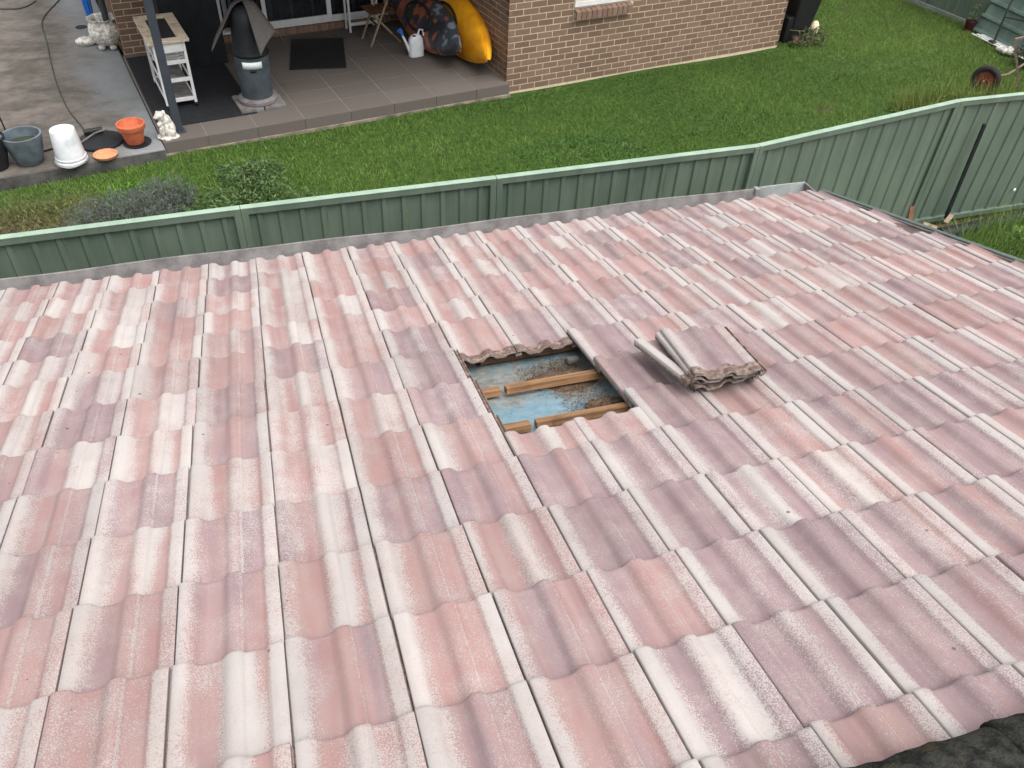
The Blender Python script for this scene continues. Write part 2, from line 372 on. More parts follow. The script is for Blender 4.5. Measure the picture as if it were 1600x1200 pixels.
def tag(o, label, cat, group=None, kind=None):
    o['label'] = label
    if cat: o['category'] = cat
    if group: o['group'] = group
    if kind: o['kind'] = kind
    return o
def struct(o): o['kind'] = 'structure'; return o
def inst(name, me, parent, mat4):
    """a piece sharing mesh data, placed by a world matrix under an unrotated parent"""
    o = bpy.data.objects.new(name, me); COL.objects.link(o); o.parent = parent
    m = mat4.copy(); m.translation = m.translation - WL(parent); o.matrix_local = m; return o
def cam_px(P):
    q = cam.matrix_basis.inverted() @ Vector(P)
    if q.z > -.05: return None
    f = 1280.438; return (800+f*q.x/-q.z, 600-f*q.y/-q.z, -q.z)
scene_cam_inv = None

# ------------------------------------------------------------------ ground, slab, patio
TH = .195; U = Vector((math.cos(TH), math.sin(TH), 0)); Vv = Vector((-math.sin(TH), math.cos(TH), 0)); HO = Vector((4.512, 9.281, 0))
def H(a, b, z=0): return HO + U*a + Vv*b + Vector((0, 0, z))
HM = Matrix((U, Vv, Vector((0,0,1)))).transposed().to_4x4(); HM.translation = HO
def HT(a, b, z=0, rz=0): return HM @ Matrix.Translation((a, b, z)) @ Matrix.Rotation(rz, 4, 'Z')

def gz(x, y): return -.01 + .012*math.sin(x*1.7+y*.9) + .010*math.sin(x*.8-y*2.1)
g = MB(); NG = 60
g.grid(lambda i, j: (-60+i*150, -40+j*140, -.03), 8, 8)
struct(g.build('ground', 'ground'))
lawn = MB(); lawn.grid(lambda i, j: (-3+i*17, 3.2+j*9.8, gz(-3+i*17, 3.2+j*9.8)), 68, 40)
lawn_o = struct(lawn.build('lawn_soil', 'ground', smooth=True))

PZ = .17; SZ = .15
slab = MB(); slab.box((-9, -.19, -.2), (-4.69, 9, SZ), HM)
slab_o = struct(slab.build('concrete_slab', 'concrete', bevel=.02))
edge = MB(); edge.box((-9, -.203, -.12), (-4.70, -.1925, SZ-.018), HM)
edge.build('slab_edge', 'slabedge', slab_o)  # darker mottled strip along the front face of the slab
pat = MB(); pat.box((-4.68, -.075, -.2), (0, 2.9, PZ-.0022), HM)
pat_o = struct(pat.build('patio', 'grout'))
foot = MB(); foot.box((-4.7, -.11, -.2), (0.02, -.076, .03), HM); foot.build('footing', 'greywood' if 0 else 'footing', pat_o)
def bevbox(w, d, h, b, name, mat):
    """box with chamfered top edge, origin at its base corner"""
    m = MB(); v = [(0,0,0),(w,0,0),(w,d,0),(0,d,0),(0,0,h-b),(w,0,h-b),(w,d,h-b),(0,d,h-b),(b,b,h),(w-b,b,h),(w-b,d-b,h),(b,d-b,h)]
    m.add(v, [(0,3,2,1),(0,1,5,4),(1,2,6,5),(2,3,7,6),(3,0,4,7),(4,5,9,8),(5,6,10,9),(6,7,11,10),(7,4,8,11),(8,9,10,11)])
    return m.mesh(name, mat)
TW, TD = .61, .41
full = bevbox(TW-.006, TD-.006, .014, .0015, 'paving_tile', 'paving')
a_edges = [-4.68] + [x for x in (-2.34+TW*k for k in range(-3, 4)) if -4.6 < x < -.05] + [0]
meshes = {}
for i in range(len(a_edges)-1):
    a0, a1 = a_edges[i], a_edges[i+1]; w = a1-a0-.006
    b = -.085; j = 0
    while b < 2.9:
        d = min(TD, 2.91-b)-.006
        k = (round(w, 3), round(d, 3))
        if k not in meshes: meshes[k] = full if k == (round(TW-.006, 3), round(TD-.006, 3)) else bevbox(w, d, .014, .0015, 'paving_tile', 'paving')
        inst('paving_tile', meshes[k], pat_o, HT(a0+.003, b+.003, PZ-.0135+random.uniform(-.0008, .0008))); b += TD; j += 1
    rm = MB(); rm.box((a0+.003, -.09, .03), (a1-.003, -.0745, PZ-.004), HM); rm.build('riser_tile', 'paving', pat_o)

# ------------------------------------------------------------------ the brick house behind
house = empty('brick_house', H(0, 0, 0)); tag(house, 'brown brick house with cream mortar joints and covered patio across the lawn', 'house')
CH, BL = .086, .24
brick_places = []       # (matrix, half?, parent key)
wall_o = {}
def make_wall(key, P0, dirv, nrm, length, height, zbase, thick=.2):
    m = MB(); P0 = Vector(P0); a = P0 - nrm*.0035
    q = [a, a+dirv*length, a+dirv*length-nrm*thick, a-nrm*thick]
    v = [tuple(x+Vector((0,0,zbase))) for x in q]+[tuple(x+Vector((0,0,height))) for x in q]
    m.add(v, [(0,1,5,4),(1,2,6,5),(2,3,7,6),(3,0,4,7),(4,5,6,7),(0,3,2,1)])
    wall_o[key] = m.build('wall', 'mortar', house)
def lay(key, P0, dirv, nrm, length, height, zbase, off, hole=None):
    rows = int((height-zbase)/CH)
    for r in range(rows):
        s = -(off + (BL/2 if r % 2 else 0)) % BL - BL; z = zbase+r*CH+.04
        while s < length:
            parts = [(max(s+.006, .0), min(s+BL-.006, length))]
            if hole and hole[2] < z < hole[3]: parts = [(parts[0][0], min(parts[0][1], hole[0])), (max(parts[0][0], hole[1]), parts[0][1])]
            for (s0, s1) in parts:
                if s1-s0 > .03: brick_places.append((key, Vector(P0)+dirv*s0+Vector((0,0,zbase+r*CH+.006)), dirv, nrm, s1-s0))
            s += BL
WB = .012
make_wall('front', H(.006, 0), U, -Vv, 5.09, 2.55, -.15)
lay('front', H(0, 0), U, -Vv, 5.1, 2.5, WB, .0135, (1.02, 2.0, .90, 2.2))
make_wall('side', H(-.0, .0)+Vv*.21, Vv, -U, 2.7, 2.55, 0); lay('side', H(0, 0), Vv, -U, 2.92, 2.5, WB, .10)
make_wall('back', H(-4.64, 2.93), U, -Vv, 1.35, 2.55, 0)
make_wall('back2', H(-.62, 2.93), U, -Vv, .62, 2.55, 0)
lay('back', H(-4.64, 2.93), U, -Vv, 1.35, 2.5, PZ, .12); lay('back2', H(-.62, 2.93), U, -Vv, .61, 2.5, PZ, .05)
make_wall('left', H(-4.64, 2.93)+Vv*.21, Vv, -U, 3.2, 2.55, 0); lay('left', H(-4.64, 2.93), Vv, -U, 3.4, 2.5, PZ, .0)
make_wall('right', H(5.1, .0)+Vv*.2, Vv, U, 4, 2.55, -.1); lay('right', H(5.1, 0), Vv, U, 4.2, 2.5, WB, .1)
below = MB(); below.box((1.35-4.64, 2.934, 0), (4.02-4.64, 3.1, .30), HM); below.build('sill_backing', 'mortar', house)
def brick_mesh(w):
    m = MB(); m.box((0, -.0005, 0), (w, -.055, .074)); return m      # x along wall, -y inwards (y is outward normal)
bmesh_full = brick_mesh(BL-.01).mesh('brick', 'brick')
bm_cache = {round(BL-.01, 3): bmesh_full}
cam_mat_inv = (Matrix.Translation(cam.location) @ cam.rotation_euler.to_matrix().to_4x4()).inverted()
def px(P):
    q = cam_mat_inv @ Vector(P)
    if q.z > -.05: return None
    return (800+1280.438*q.x/-q.z, 600-1280.438*q.y/-q.z, -q.z)
def inframe(P, mg=0):
    p = px(P); return p is not None and -mg < p[0] < 1600+mg and -mg < p[1] < 1200+mg
scored = []
for b in brick_places:
    key, P, d, n, w = b; c = P + d*w/2 + Vector((0,0,.04)); facing = n.dot((cam.location-c).normalized())
    ok = inframe(c, 8) and facing > .02
    scored.append((facing*w/((c-cam.location).length**2) if ok else -1, b))
scored.sort(key=lambda t: -t[0])
for k, (sc_, (key, P, d, n, w)) in enumerate(scored):
    if k >= 300 or sc_ < 0: break
    kk = round(w, 3)
    if kk not in bm_cache: bm_cache[kk] = brick_mesh(w).mesh('brick', 'brick')
    if abs(d.dot(U)) > .5: mt = Matrix((d, n, Vector((0,0,1)))).transposed().to_4x4()
    else: mt = Matrix((d, n, Vector((0,0,1)))).transposed().to_4x4()
    mt.translation = P + n*random.uniform(-.0015, .001); inst('brick', bm_cache[kk], wall_o[key], mt)
def bulk(name, items, parent, mat):
    V, F, S = [], [], []
    for (key, P, d, n, w) in items:
        o = len(V)
        for dz in (0, .074):
            for (s, t) in ((0, 0), (w, 0), (w, -.05), (0, -.05)): V.append(P + d*s + n*t + Vector((0,0,dz)))
        F += [tuple(o+i for i in q) for q in ((0,1,5,4),(1,2,6,5),(2,3,7,6),(3,0,4,7),(4,5,6,7),(0,3,2,1))]; S += [random.random()]*8
    m = MB(); m.v = [tuple(x) for x in V]; m.f = F; o = m.build(name, mat, parent); o['kind'] = 'stuff'
    at = o.data.color_attributes.new('seedcol', 'FLOAT_COLOR', 'POINT')
    at.data.foreach_set('color', np.repeat(np.array(S), 4).astype(np.float32)); return o
bulk('bricks', [b for k, (s_, b) in enumerate(scored) if k >= 300 or s_ < 0], house, 'brick')

# window with soldier-brick sill in the front wall
wnd = MB()
for (a0, a1, z0, z1) in ((1.03, 1.09, 1.07, 2.2), (1.93, 1.99, 1.07, 2.2), (1.09, 1.93, 1.07, 1.13), (1.09, 1.93, 2.14, 2.2), (1.48, 1.53, 1.13, 2.14)):
    wnd.box((a0, -.02, z0), (a1, .05, z1), HM)
wnd_o = wnd.build('window', 'white', house)
gp = MB(); gp.box((1.09, .012, 1.13), (1.48, .018, 2.14), HM); gp.build('pane', 'glass', wnd_o)
gp = MB(); gp.box((1.53, .012, 1.13), (1.93, .018, 2.14), HM); gp.build('pane', 'glass', wnd_o)
dk = MB(); dk.box((1.0, .06, 1.0), (2.0, .075, 2.25), HM); dk.build('curtain', 'blind', wnd_o)
sb = MB(); sb.box((1.03, -.055, .92), (1.975, .02, 1.0), HM); sbo = sb.build('sill_mortar', 'mortar', house)
sill_me = None
for k in range(11):
    m = MB(); m.add([(0,0,0),(.076,0,0),(.076,.17,0),(0,.17,0),(0,0,.105),(.076,0,.105),(.076,.17,.15),(0,.17,.15)], [(0,3,2,1),(4,5,6,7),(0,1,5,4),(1,2,6,5),(2,3,7,6),(3,0,4,7)])
    if sill_me is None: sill_me = m.mesh('sill_brick', 'sillbrick')
    inst('sill_brick', sill_me, sbo, HT(1.03+k*.0865, -.085, .915))
# sliding door on the patio
door = MB()
D0, D1 = -3.27, -.62
for (a0, a1, z0, z1) in ((D0, D1, .272, .305), (D0, D0+.06, .305, 2.3), (D1-.05, D1, .305, 2.3), (D0, D1, 2.3, 2.38)):
    door.box((a0, 2.90, z0), (a1, 2.985, z1), HM)
door_o = door.build('sliding_door', 'white', house, bevel=.004)
sash = MB()
for (a0, a1, z0, z1) in ((-2.62, -1.56, .306, .385), (-2.62, -2.56, .385, 2.28), (-1.63, -1.56, .385, 2.28)): sash.box((a0, 2.88, z0), (a1, 2.925, z1), HM)
sash.build('sash', 'white', door_o, bevel=.003)
trk = MB(); trk.box((-1.55, 2.892, .306), (-.67, 2.905, .325), HM); trk.box((-1.55, 2.93, .306), (-.67, 2.96, .36), HM); trk.build('track', 'white', door_o)
gp = MB(); gp.box((-2.56, 2.90, .385), (-1.63, 2.906, 2.28), HM); gp.build('pane', 'glass', door_o)
gp = MB(); gp.box((-1.56, 2.94, .36), (-.68, 2.946, 2.28), HM); gp.build('pane', 'glass', door_o)
for k in range(31):
    a = -3.2+k*.083; m = MB(); ang = .5+random.uniform(-.15, .15)
    p = H(a, 3.10, 0); dx = U*math.cos(ang)*.042+Vv*math.sin(ang)*.042
    m.add([tuple(p-dx+Vector((0,0,.34))), tuple(p+dx+Vector((0,0,.34))), tuple(p+dx+Vector((0,0,2.25))), tuple(p-dx+Vector((0,0,2.25)))], [(0,1,2,3)])
    m.build('blind_slat', 'blindlight' if k in (20, 21) or k % 4 == 1 else 'blind', door_o, solid=.002)
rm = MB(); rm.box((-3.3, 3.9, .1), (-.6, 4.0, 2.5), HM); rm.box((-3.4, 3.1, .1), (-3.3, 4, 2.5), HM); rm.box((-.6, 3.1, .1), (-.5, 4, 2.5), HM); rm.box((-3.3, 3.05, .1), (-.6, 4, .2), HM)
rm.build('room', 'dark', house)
sb2 = None
sblk = MB(); sblk.box((-3.29, 2.86, PZ+.002), (-.62, 2.934, .262), HM); sbo2 = sblk.build('door_sill_mortar', 'mortar', house)
for k in range(31):
    m = MB(); m.box((0, 0, 0), (.076, .10, .098))
    if sb2 is None: sb2 = m.mesh('sill_brick', 'sillbrick')
    inst('sill_brick', sb2, sbo2, HT(-3.285+k*.086, 2.845, PZ+.003))
# roof over the patio and house (above the picture), its post
rf = MB(); rf.box((-5.2, -.35, 2.62), (0, 6.2, 2.78), HM); rf.box((0.0, -.5, 2.58), (5.6, 6.2, 2.74), HM); rfo = rf.build('roof', 'roofpink', house)
post = MB(); post.box((-4.50, .115, PZ+.001), (-4.41, .205, 2.62), HM); post.box((-4.53, .085, PZ+.001), (-4.38, .235, PZ+.012), HM); post.build('verandah_post', 'charcoal', house, bevel=.004)
dp = MB(); dp.tube([H(-4.74, 3.35, .15), H(-4.74, 3.35, 2.6)], .045, 12); dp.build('downpipe', 'charcoal', house, smooth=True)

# ------------------------------------------------------------------ foreground house with tiled roof
G, W, PIT = .3554460, .3, R_(15.99310518)
L = .444; E1 = Vector((1,0,0)); E2 = Vector((0, math.cos(PIT), -math.sin(PIT))); NR = Vector((0, math.sin(PIT), math.cos(PIT)))
def RP(x, s, h=0): return E1*x + E2*s + NR*h + Vector((0, 0, ZO))
RM = Matrix((E1, E2, NR)).transposed().to_4x4(); RM.translation = (0, 0, ZO)
thouse = empty('tiled_house', (1.8, 0, 0)); tag(thouse, 'foreground house with pink and cream tiled roof that has tiles missing', 'house')
# sarking (the roof membrane), lightly sagging between battens
def sagz(x, s): return -.132 - .012*abs(math.sin(s/G*math.pi)) - .006*math.sin(x*7.3+s*3) - .004*math.sin(x*19-s*11) + .005*abs(math.sin(x*23+s*17+2*math.sin(s*9)))
SK = MB(); SK.grid(lambda i, j: tuple(RP(-1.9+i*7.15, -1.35+j*4.62, sagz(-1.9+i*7.15, -1.35+j*4.62))), 130, 110)
roof_o = SK.build('roof', 'sarking', thouse, smooth=True)
prof = [(.0012,.006),(.0012,.0225),(.004,.0252),(.018,.0270),(.034,.0258),(.045,.0212),(.054,.0125),(.062,.0048),(.071,.0010),(.098,0),(.118,.0008),(.127,.0040),(.137,.0140),(.147,.0218),(.158,.0248),(.173,.0242),(.1830,.0190),(.1860,.0128),(.194,.0088),(.214,.0070),(.238,.0070),(.2455,.0085),(.2515,.0158),(.257,.0192),(.274,.0215),(.2935,.0225),(.2952,.0212),(.2956,.002),(.3045,.001),(.3055,.0060),(.3095,.0060),(.3105,.001),(.3185,.001),(.3195,.0060),(.324,.0060),(.325,-.002)]
def tile_mesh(name, u0=0, u1=1, cut=None):
    pr = [p for p in prof if cut is None or p[0] <= cut]
    T = .0135; rows = [(0, -.0025), (.004, 0), (.06, 0), (L*.5, 0), (L-.012, 0), (L-.004, -.0012), (L, -.0045)]
    V, F, UV = [], [], []
    n = len(pr)
    for (y, dz) in rows:
        for (u, z) in pr: V.append((u, y, z+dz)); UV.append((u, y))
    for j in range(len(rows)-1):
        for i in range(n-1): F.append((j*n+i, j*n+i+1, (j+1)*n+i+1, (j+1)*n+i))
    b0 = len(V)
    for y in (0, L):
        for (u, z) in pr: V.append((u, y, max(z-T, -.0115) if y == 0 else z-T)); UV.append((5+u, y))
    for i in range(n-1): F.append((b0+i+n, b0+i+n+1, b0+i+1, b0+i))
    def sharp_strip(ids_t, ids_b, flip):
        o = len(V)
        for a, b in zip(ids_t, ids_b):
            V.append(V[a]); UV.append((5, 0)); V.append(V[b]); UV.append((5, 0))
        for k in range(len(ids_t)-1):
            q = (o+2*k, o+2*k+1, o+2*k+3, o+2*k+2); F.append(q[::-1] if flip else q)
    top_h = list(range(n)); top_t = [(len(rows)-1)*n+i for i in range(n)]
    sharp_strip(top_h, [b0+i for i in range(n)], False); sharp_strip(top_t, [b0+n+i for i in range(n)], True)
    sharp_strip([0, top_t[0]], [b0, b0+n], True); sharp_strip([n-1, top_t[-1]], [b0+n-1, b0+2*n-1], False)
    me = bpy.data.meshes.new(name); me.from_pydata(V, [], F); me.update()
    l = me.uv_layers.new(name='uv'); idx = np.zeros(len(me.loops), np.int32); me.loops.foreach_get('vertex_index', idx)
    l.data.foreach_set('uv', np.array(UV, np.float32)[idx].ravel()); me.materials.append(M['tile'])
    me.polygons.foreach_set('use_smooth', [True]*len(me.polygons))
    try: me.set_sharp_from_angle(angle=R_(48))
    except Exception: pass
    return me
tile_me = tile_mesh('roof_tile'); half_me = tile_mesh('roof_tile', cut=.1425)
TS = .026; DEL = math.atan(TS/G)
rows_t = [-9.35, -8.5, -7.62, -6.75, -5.85] + list(range(-5, 5))
def tile_matrix(x, s_tail, lift=0, yaw=0, tilt=0):
    """x of left edge; s_tail of lower edge"""
    m = Matrix.Translation((x, s_tail-L, -.0265 - TS*L/G + lift)) @ Matrix.Rotation(DEL+tilt, 4, 'X') @ Matrix.Rotation(yaw, 4, 'Z')
    return RM @ m
placed = []
for r in rows_t:
    for c in range(-6, 18):
        if c == 17 and (r in (-6.75, 4) or r > 1): continue
        if c in (6, 7) and r in (-3, -4): continue
        s = -r*G; x = c*W
        if c in (6, 7) and r == -2: s -= .50*G
        me = half_me if c == 17 else tile_me
        wob = random.uniform(-.0024, .0024)
        if c == 17: wob += random.uniform(-.01, .02)
        lift = random.uniform(-.001, .0015)+(.004 if c in (6, 7) and r == -2 else 0)
        mt = tile_matrix(x+wob, s+random.uniform(-.006, .006), lift, random.gauss(0, .003))
        # sprayed colour: the left and lower left of the roof is creamier, the right pinker
        q = px(RP(x+.15, s-.2)) or (800, 2000, 1)
        lf = max(0, min(1, 1-q[0]/1150)); far = max(0, min(1, (620-q[1])/250))
        mau = random.betavariate(1.6, 1.6)
        mau = mau*.8 + (.22 if q[0] > 900 and q[1] > 450 else 0) - .28*far*lf
        wh = random.random()
        pw = .20 + .40*lf + (.12 if q[1] > 850 else 0) - (.06 if q[0] > 1000 else 0)
        wht = random.uniform(.55, .95) if wh < pw else random.uniform(0, .30)
        pal = random.uniform(.75, 1.05) if random.random() < .86 else random.uniform(.1, .5)
        if c in (5, 6, 7, 8) and r in (-2, -3, -4, -5, -1) and random.random() < .7: wht *= .3; mau = .75
        placed.append((me, mt, (max(0, mau), wht, random.random(), pal), q))
def vis(t):
    q = t[3]
    return -120 < q[0] < 1720 and -120 < q[1] < 1330
vislist = [t for t in placed if vis(t)]; vislist.sort(key=lambda t: t[3][2]); hid = [t for t in placed if not vis(t)] + vislist[300:]
for (me, mt, colr, q) in vislist[:300]:
    o = inst('roof_tile', me, roof_o, mt); o.color = colr
V, F, UVs, SC = [], [], [], []
for (me, mt, colr, q) in hid:
    o = len(V); V += [tuple(mt @ v.co) for v in me.vertices]; F += [tuple(i+o for i in p.vertices) for p in me.polygons]
    uvv = {}
    for lp in me.loops: uvv[lp.vertex_index] = tuple(me.uv_layers['uv'].data[lp.index].uv)
    UVs += [uvv[i] for i in range(len(me.vertices))]; SC += [colr]*len(me.vertices)
if V:
    m = MB(); m.v = V; m.f = F; ro = m.build('roof_tiles', 'tile', roof_o, smooth=48); ro['kind'] = 'stuff'; ro.color = (0, 0, 0, 1)
    l = ro.data.uv_layers.new(name='uv'); idx = np.zeros(len(ro.data.loops), np.int32); ro.data.loops.foreach_get('vertex_index', idx)
    l.data.foreach_set('uv', np.array(UVs, np.float32)[idx].ravel())
    at = ro.data.color_attributes.new('seedcol', 'FLOAT_COLOR', 'POINT'); at.data.foreach_set('color', np.array(SC, np.float32).ravel())
# battens
for r in rows_t:
    s = -r*G - L + .066; top = -.0265-TS*L/G-.0135
    segs = [(-1.7, 5.15)]
    if r in (-3, -4, -5): segs = [(-1.7, 1.93+.03*(r+4)), (1.955+.03*(r+4), 5.15)]
    for k, (x0, x1) in enumerate(segs):
        m = MB(); n = max(2, int((x1-x0)/.1)); wv = random.uniform(0, 6)
        m.box((x0, s-.021, top-.036), (x1, s+.021, top), RM)
        m.build('batten', 'batten' if r in (-3, -4) else 'batten_end', roof_o, bevel=.003)
for x in (1.2, 1.93, 2.66):
    m = MB(); m.box((x-.022, -1.3, -.25), (x+.022, 3.2, -.146), RM); m.build('rafter', 'batten_end', roof_o)
# eave: fascia, gutter with stop and joint
SE = 9.35*G; YE = SE*math.cos(PIT); ZE = ZO - SE*math.sin(PIT)
fa = MB(); fa.box((-2.4, YE-.085, ZE-.30), (5.24, YE-.06, ZE-.048)); fa.build('fascia', 'fascia', thouse)
def gutter_sheet(x0, x1, dy=0, dz=0, n=40):
    m = MB(); pr = [(-.058,-.050),(-.058,-.210),(.080,-.215),(.110,-.160),(.160,-.052),(.165,-.037),(.172,-.034),(.176,-.044),(.170,-.060)]
    wz = lambda x: .004*math.sin(x*2.1)+.003*math.sin(x*5.3)
    m.grid(lambda i, j: (x0+(x1-x0)*i, YE+pr[round(j*(len(pr)-1))][0]+dy+wz(x0+(x1-x0)*i)*.6, ZE+pr[round(j*(len(pr)-1))][1]+dz+wz(x0+(x1-x0)*i)), n, len(pr)-1); return m
gut = gutter_sheet(-2.4, 4.78).build('gutter', 'galv', thouse, smooth=30, solid=.0025)
lipm = MB(); wz = lambda x: .004*math.sin(x*2.1)+.003*math.sin(x*5.3)
lipm.grid(lambda i, j: (-2.4+7.18*i, YE+(.1755, .1795, .179)[round(j*2)]+wz(-2.4+7.18*i)*.6, ZE+(-.038, -.046, -.155)[round(j*2)]+wz(-2.4+7.18*i)), 60, 2)
lipm.build('gutter_front', 'green', gut, solid=.002)
gutter_sheet(4.775, 5.22, .003, .004, 4).build('gutter_end_length', 'galvlight', gut, smooth=30, solid=.0025)
br = MB(); br.box((4.755, YE+.135, ZE-.12), (4.79, YE+.183, ZE-.026)); br.build('gutter_bracket', 'galvlight', gut, bevel=.004)
st = MB(); st.box((5.215, YE-.06, ZE-.16), (5.228, YE+.18, ZE-.035)); st.build('gutter_stop', 'galv', gut)
# right edge: flashing tray and green barge capping
fl = MB(); fl.box((5.03, -1.4, -.052), (5.262, SE+.02, -.046), RM); fl.build('edge_flashing', 'flash', thouse)
bc = MB(); bc.box((5.262, -1.4, -.11), (5.305, SE+.03, -.018), RM); bco = bc.build('barge_capping', 'darkgreen', thouse, bevel=.006)
bc2 = MB(); bc2.box((5.247, -1.4, -.046), (5.2615, SE+.03, -.030), RM); bc2.build('capping_return', 'galv', bco)
wl_ = MB(); wl_.box((-2.2, -3.2, -.1), (5.1, YE-.35, 1.45)); wl_.build('wall', 'renderwall', thouse)
# ridge capping behind the camera's feet, black with moss
ri_base = MB(); YR, HR = -1.19, .0
for k in range(12):
    x0 = -.9+k*.44+.25; m = MB()
    def cap(i, j, x0=x0, k=k):
        a = math.pi*(i*1.06-.03); x = x0+.46*j; rr = .118*(1+.05*(1-j))+.003*math.sin(x*31+a*5)+.002*math.sin(x*77+i*19)
        c = RP(x, -1.378, .0)
        return (x, c.y-rr*1.15*math.cos(math.pi-a)*1.0, c.z+.005+rr*.62*math.sin(a)+.0015*math.sin(x*40+i*23))
    m.grid(cap, 18, 14); m.build('ridge_cap', 'moss', thouse, smooth=60, solid=.014)
mo = MB()
for k in range(80):
    x = 1.2+k*.045; c = RP(x, -1.238+random.uniform(-.004, .003), .004); mo.ball(c, (random.uniform(.028, .040), random.uniform(.010, .014), random.uniform(.012, .016)), 8, 6)
mo.build('ridge_bedding', 'moss', thouse, smooth=60)

# loose tiles stacked beside the hole
stack = [('bottom', 2.655, .545, .012, R_(4), R_(-1.0), .0), ('middle', 2.622, .548, .040, R_(6.5), R_(-1.2), R_(-1)), ('upper', 2.632, .530, .064, R_(-5), R_(-.8), 0), ('top', 2.636, .522, .086, R_(-7), R_(-1.0), R_(.6))]
labs = {'bottom': 'lowest loose roof tile in the small stack right of the hole', 'middle': 'loose tile second from bottom in the stack, skewed to the left',
        'upper': 'loose tile just under the top one in the stack beside the hole', 'top': 'loose tile on top of the stack with brown dirty upper edge'}
for (nm, x, s, lift, yaw, tilt, roll) in stack:
    m = RM @ Matrix.Translation((x, s, lift)) @ Matrix.Rotation(DEL+tilt, 4, 'X') @ Matrix.Rotation(roll, 4, 'Y') @ Matrix.Rotation(yaw, 4, 'Z')
    m = m @ Matrix.Translation((0, 0, 0))
    o = bpy.data.objects.new('loose_roof_tile', tile_me); COL.objects.link(o); o.matrix_world = m
    o.color = (.7, .12, random.random(), .95); tag(o, labs[nm], 'roof tile', 'loose tiles stacked beside the hole')

# ------------------------------------------------------------------ foliage and litter as vertex-coloured meshes
def leafmesh(name, V, C, mat, tri=True):
    """V (n,3,3) triangles, C (n,3) colours"""
    n = len(V); me = bpy.data.meshes.new(name); me.vertices.add(n*3); me.loops.add(n*3); me.polygons.add(n)
    me.vertices.foreach_set('co', V.astype(np.float32).ravel()); me.loops.foreach_set('vertex_index', np.arange(n*3, dtype=np.int32))
    me.polygons.foreach_set('loop_start', np.arange(0, n*3, 3, dtype=np.int32)); me.update(calc_edges=True)
    at = me.color_attributes.new('col', 'FLOAT_COLOR', 'POINT'); c4 = np.ones((n*3, 4), np.float32); c4[:, :3] = np.repeat(C, 3, 0); at.data.foreach_set('color', c4.ravel())
    me.materials.append(M[mat]); return me
def lin(*c): return np.array(srgb(*c)[:3])
def smooth_noise(x, y, sc, seed):
    r = np.random.default_rng(seed); g = r.random((64, 64)); fx = (x*sc+100) % 63; fy = (y*sc+100) % 63
    i = fx.astype(int); j = fy.astype(int); a = fx-i; b = fy-j; a = a*a*(3-2*a); b = b*b*(3-2*b)
    i2 = (i+1) % 64; j2 = (j+1) % 64
    return g[i, j]*(1-a)*(1-b)+g[i2, j]*a*(1-b)+g[i, j2]*(1-a)*b+g[i2, j2]*a*b
def blades(P, hgt, wid, C, lean=.5):
    n = len(P); a = rng.random(n)*2*np.pi; d = np.stack([np.cos(a), np.sin(a), 0*a], 1); l = rng.normal(0, lean, (n, 2))
    tip = P + np.stack([l[:, 0]*hgt, l[:, 1]*hgt, hgt], 1); w = wid[:, None]*d*.5
    return np.stack([P-w, P+w, tip], 1), C
def in_lawn(x, y):
    a = (x-HO.x)*U.x+(y-HO.y)*U.y; b = (x-HO.x)*Vv.x+(y-HO.y)*Vv.y
    k = (b < -.11) | ((a > 5.14) )
    k &= ~((a < -4.6) & (b > -.22)); return k
N = 330000
x = rng.uniform(-2.4, 13.6, N); y = rng.uniform(4.7, 12.9, N)
k = in_lawn(x, y) & (y > 4.75+.0*x); x, y = x[k], y[k]
p0 = smooth_noise(x, y, .38, 11); p1 = smooth_noise(x, y, .9, 1); p2 = smooth_noise(x, y, 3.1, 2); p3 = smooth_noise(x, y, 9, 3)
bare = np.clip((-.1-x)/.7, 0, 1)*np.clip((7.35-y)/.5, 0, 1)              # garden bed by the fence
bare = np.maximum(bare, np.clip((np.hypot((x-11.0)/1.1, (y-9.1)/.32)*-1+1.0)*1.6, 0, .85)*(p3 > .35))
bare = np.maximum(bare, np.clip((p1*p2-.62)*5, 0, .7))
k = rng.random(len(x)) > bare*.93; x, y, p0, p1, p2, p3, bare = [q[k] for q in (x, y, p0, p1, p2, p3, bare)]
f = np.clip(p0*.5+p1*.4+p2*.25+p3*.2-.17+rng.normal(0, .18, len(x)), 0, 1)[:, None]
right = np.clip((x-6)/6, 0, 1)[:, None]
C = lin(48, 82, 30)*(1-f)+lin(120, 148, 68)*f; C = C*(1-right*.5)+(lin(82, 100, 46)*(1-f)+lin(120, 136, 74)*f)*right*.5
dry = (rng.random(len(x)) < .025+.3*bare)[:, None]; C = np.where(dry, lin(134, 128, 82)[None], C)
P = np.stack([x, y, -.012+.012*np.sin(x*1.7+y*.9)+.010*np.sin(x*.8-y*2.1)], 1)
hh = (.020+.032*rng.random(len(x)))*(0.5+.6*p2+.6*p0); Vb, C = blades(P, hh, .006+.006*rng.random(len(x)), C, .55)
lo = bpy.data.objects.new('lawn_grass', leafmesh('lawn_grass', Vb, C, 'leaf')); COL.objects.link(lo); tag(lo, 'short green lawn between the fence and the brick house', 'grass', kind='stuff')

